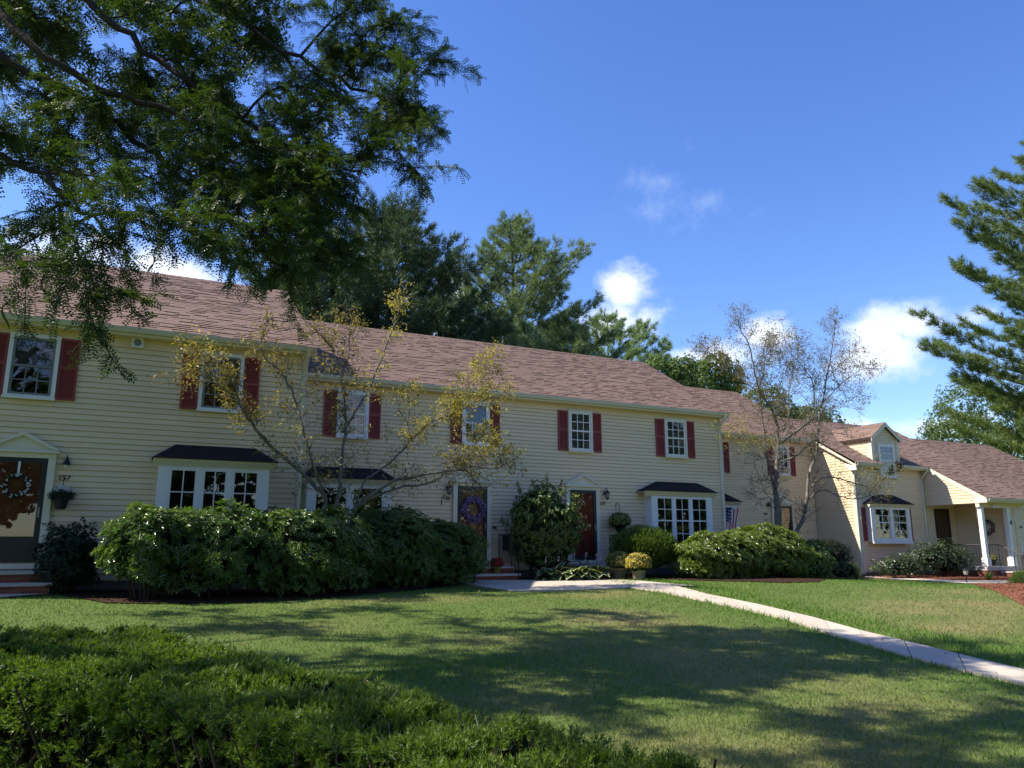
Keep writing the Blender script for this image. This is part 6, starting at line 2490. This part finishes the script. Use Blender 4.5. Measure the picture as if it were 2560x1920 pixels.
# ------------------------------------------------------------------ trees behind the houses
def pine(label, top, Y, crown_r, base_z, leaf, n_whorl=22, tuft=.30, seed=1, dens=1.0, lean=(0, 0), shape=1.0, needle=.022):
    """white pine: tiered branches with tufted needles; top = overview pixel of the leader"""
    r = np.random.default_rng(seed)
    tp = np.array(ov(top[0], top[1], Y))
    g0 = .2
    t = tag(thing('pine_tree', (tp[0], tp[1], g0)), label, 'tree', 'pines behind the houses')
    t.location = (0, 0, 0)
    H = tp[2] - base_z
    root = np.array([tp[0] - lean[0], tp[1] - lean[1], g0])
    segs = [(np.array([root, (root + tp) / 2, tp]), np.array([.28, .18, .03]))]
    P, D = [], []
    for w in range(n_whorl):
        f = (w + .3) / n_whorl
        z = tp[2] - H * f
        cx = tp[:2] * (1 - f) + (root[:2] * .3 + tp[:2] * .7) * f
        prof = (1 - (1 - min(1, f * 1.45)) ** 1.9) * (1 if f < .8 else 1 - (f - .8) * .5)
        R = crown_r * (prof * shape + .06)
        nb = int(5 + 3 * f)
        a0 = r.uniform(0, 6.28)
        for b in range(nb):
            a = a0 + b * 6.283 / nb + r.normal(0, .2)
            L = R * r.uniform(.55, 1.18)
            d = np.array([math.cos(a), math.sin(a), 0])
            rise = .75 - .75 * f
            s = np.array([cx[0], cx[1], z])
            q = np.linspace(0, 1, 6)
            pts = s + d * (L * q)[:, None] + np.array([0, 0, 1.0]) * (L * (rise * q * .6 + .30 * q * q - .12 * math.sin(f * 3)))[:, None]
            segs.append((pts, np.linspace(.05, .012, 6)))
            nt_ = max(6, int(L * 13 * dens))
            for k in range(nt_):
                g_ = .22 + .78 * r.uniform() ** .75
                x = g_ * 5
                i = min(int(x), 4)
                p = pts[i] * (1 - (x - i)) + pts[i + 1] * (x - i)
                sd = np.array([-d[1], d[0], 0]) * r.choice((-1, 1))
                off = sd * r.uniform(0, .60) * (1.2 - .6 * g_) * min(1.4, L * .5) + np.array([0, 0, r.uniform(-.12, .30)])
                P.append(p + off)
                D.append(d * .7 + sd * .5 + np.array([0, 0, .75]) + r.normal(0, .25, 3))
    P.append(tp)
    D.append(np.array([0, 0, 1.0]))
    P, D = np.array(P), nrm(np.array(D))
    # every tuft: several brushes of needles along a short shoot
    m = 3
    P2 = np.repeat(P, m, 0) + np.repeat(D, m, 0) * (np.tile(np.linspace(0, 1, m), len(P)) * tuft * .6)[:, None] + r.normal(0, .05, (len(P) * m, 3))
    D2 = np.repeat(D, m, 0) + r.normal(0, .28, (len(P) * m, 3))
    V, F = needles(P2, D2, 8, tuft * .95, needle * 1.75, tuft * .65)
    link('crown', npmesh('crown', V, F), leaf, t)
    V, F = tubes_np(segs, 5)
    link('trunk', npmesh('trunk', V, F), 'bark_brown', t)
    return t


pine('tall feathery pine at the centre behind the ridge of 158', (1108, 492), 42, 5.6, 7.5, 'pine_needle', 20, seed=21, dens=1.1)
pine('dark broad pine behind the locust boughs, left of the central pine', (845, 470), 36, 5.2, 7.0, 'pine_dark', 20, seed=22, dens=1.15)
pine('dark pine mostly hidden behind the locust, nearer the roof of 157', (690, 520), 33, 4.2, 7.0, 'pine_dark', 16, seed=23)
pine('small dark pine between the two tall ones, low at the ridge', (975, 660), 40, 2.6, 7.5, 'pine_dark', 10, seed=24)
pine('low dark pine at the right foot of the central pine', (1215, 690), 39, 2.6, 7.5, 'pine_needle', 9, seed=25)
pine('short bright pine tip poking over the ridge below the central pine', (1135, 712), 34, 1.4, 7.8, 'pine_pale', 7, seed=26)
pine('pale soft pine to the right of the central one, over the ridge of 159', (1312, 690), 58, 6.0, 9.0, 'pine_pale', 13, seed=27, tuft=.36, needle=.03)
pine('tall pine with long level branches at the far right edge', (2275, 320), 28, 8.6, 5.0, 'pine_warm', 19, seed=28, dens=1.25, tuft=.38, shape=1.05, needle=.026)


def leafy(name, label, ells, leaf, n, L, Y=None, seed=1, group='leafy trees behind the houses', trunk=True, Wf=.6):
    """broadleaf tree from overlapping leaf clumps"""
    global rng
    keep = rng
    rng = np.random.default_rng(seed)
    t = tag(thing(name), label, 'tree', group)
    big = []
    for c, r_ in ells:
        c, r_ = np.array(c), np.array(r_)
        big.append((tuple(c), tuple(r_ * .72)))
        for k in range(16):
            d = rdir(1)[0]
            if d[2] < -.5:
                d[2] = -d[2]
            s = rng.uniform(.28, .46)
            big.append((tuple(c + d * r_ * .78), tuple(r_ * s)))
    P, N = sample_ells(big, n, .35, .2, low=-.9)
    V, F = whorls(P, N, 4, L, L * Wf, (40, 100), LEAF4, .1)
    link('crown', npmesh('crown', V, F), leaf, t)
    if trunk:
        c, r_ = ells[0]
        segs = [(np.array([[c[0], c[1], .1], [c[0] + .1, c[1], c[2] * .5], [c[0], c[1], c[2]]]), np.array([.28, .22, .1]))]
        for k in range(8):
            d = rdir(1)[0]
            d[2] = abs(d[2])
            e = np.array(c) + d * np.array(r_) * .8
            segs.append((np.array([[c[0], c[1], c[2] * .6], (np.array([c[0], c[1], c[2] * .7]) + e) / 2, e]), np.array([.12, .07, .02])))
        V, F = tubes_np(segs, 6)
        link('trunk', npmesh('trunk', V, F), 'bark_brown', t)
    rng = keep
    return t


def oe(x0, x1, y0, y1, Y, ry=None):
    c, r_ = ell(x0, x1, y0, y1, Y, 1)
    return c, (r_[0], ry or r_[0] * .8, r_[2])


leafy('leafy_tree', 'bright green feathery tree over the roof between 159 and 160', [oe(1400, 1500, 775, 900, 46), oe(1470, 1590, 772, 900, 48)], 'maple_pale', 5200, .22, seed=31)
leafy('leafy_tree', 'olive green tree behind the ridge of 160', [oe(1590, 1712, 845, 980, 50), oe(1690, 1800, 880, 1000, 52)], 'maple_leaf', 5200, .22, seed=32)
leafy('leafy_tree', 'round dark green tree behind the far roof at the right edge', [oe(2060, 2240, 835, 1010, 46, 5), oe(2030, 2130, 905, 1010, 44, 4), oe(2150, 2330, 880, 1040, 44, 5)], 'maple_leaf', 15000, .20, seed=33)
leafy('leafy_tree', 'pale leafy tree far behind the tallest roof of 157', [oe(560, 640, 590, 700, 50)], 'maple_pale', 2200, .25, seed=34)

# trees across the street, behind the viewer: they show in the window panes
def treeline():
    parts = []
    spots = [(-28, -18, 2.0), (-17, -19, 1.9), (-8, -17, 1.8), (0, -19, 1.8), (6, -18, 1.6), (12, -18, .9), (19, -19, .9), (25, -18, 1.0), (33, -18, 1.8), (41, -19, 2.0), (50, -17, 1.9),
             (58, -12, 1.4), (66, -16, 1.6), (76, -9, 1.4), (86, -14, 1.7), (98, -8, 1.6), (112, -14, 1.8)]
    for k, (x, y, s_) in enumerate(spots):
        e = []
        for q in range(14):
            d = rdir(1)[0] * np.array([2.6, 2.4, 2.2]) * s_
            rr = rng.uniform(1.2, 2.2) * s_
            e.append(((x + d[0], y + d[1], 4.2 * s_ + d[2]), (rr, rr, rr * .8)))
        P, N = sample_ells(e, 1300, .3, .2, low=-.9)
        parts.append(whorls(P, N, 3, .42 * s_, .28 * s_, (40, 100), LEAF4, .1))
    V, F = cat(parts)
    o = link('treeline', npmesh('treeline', V, F), 'maple_leaf')
    tag(o, 'row of leafy trees across the road behind the viewer', 'trees', kind='stuff')


treeline()
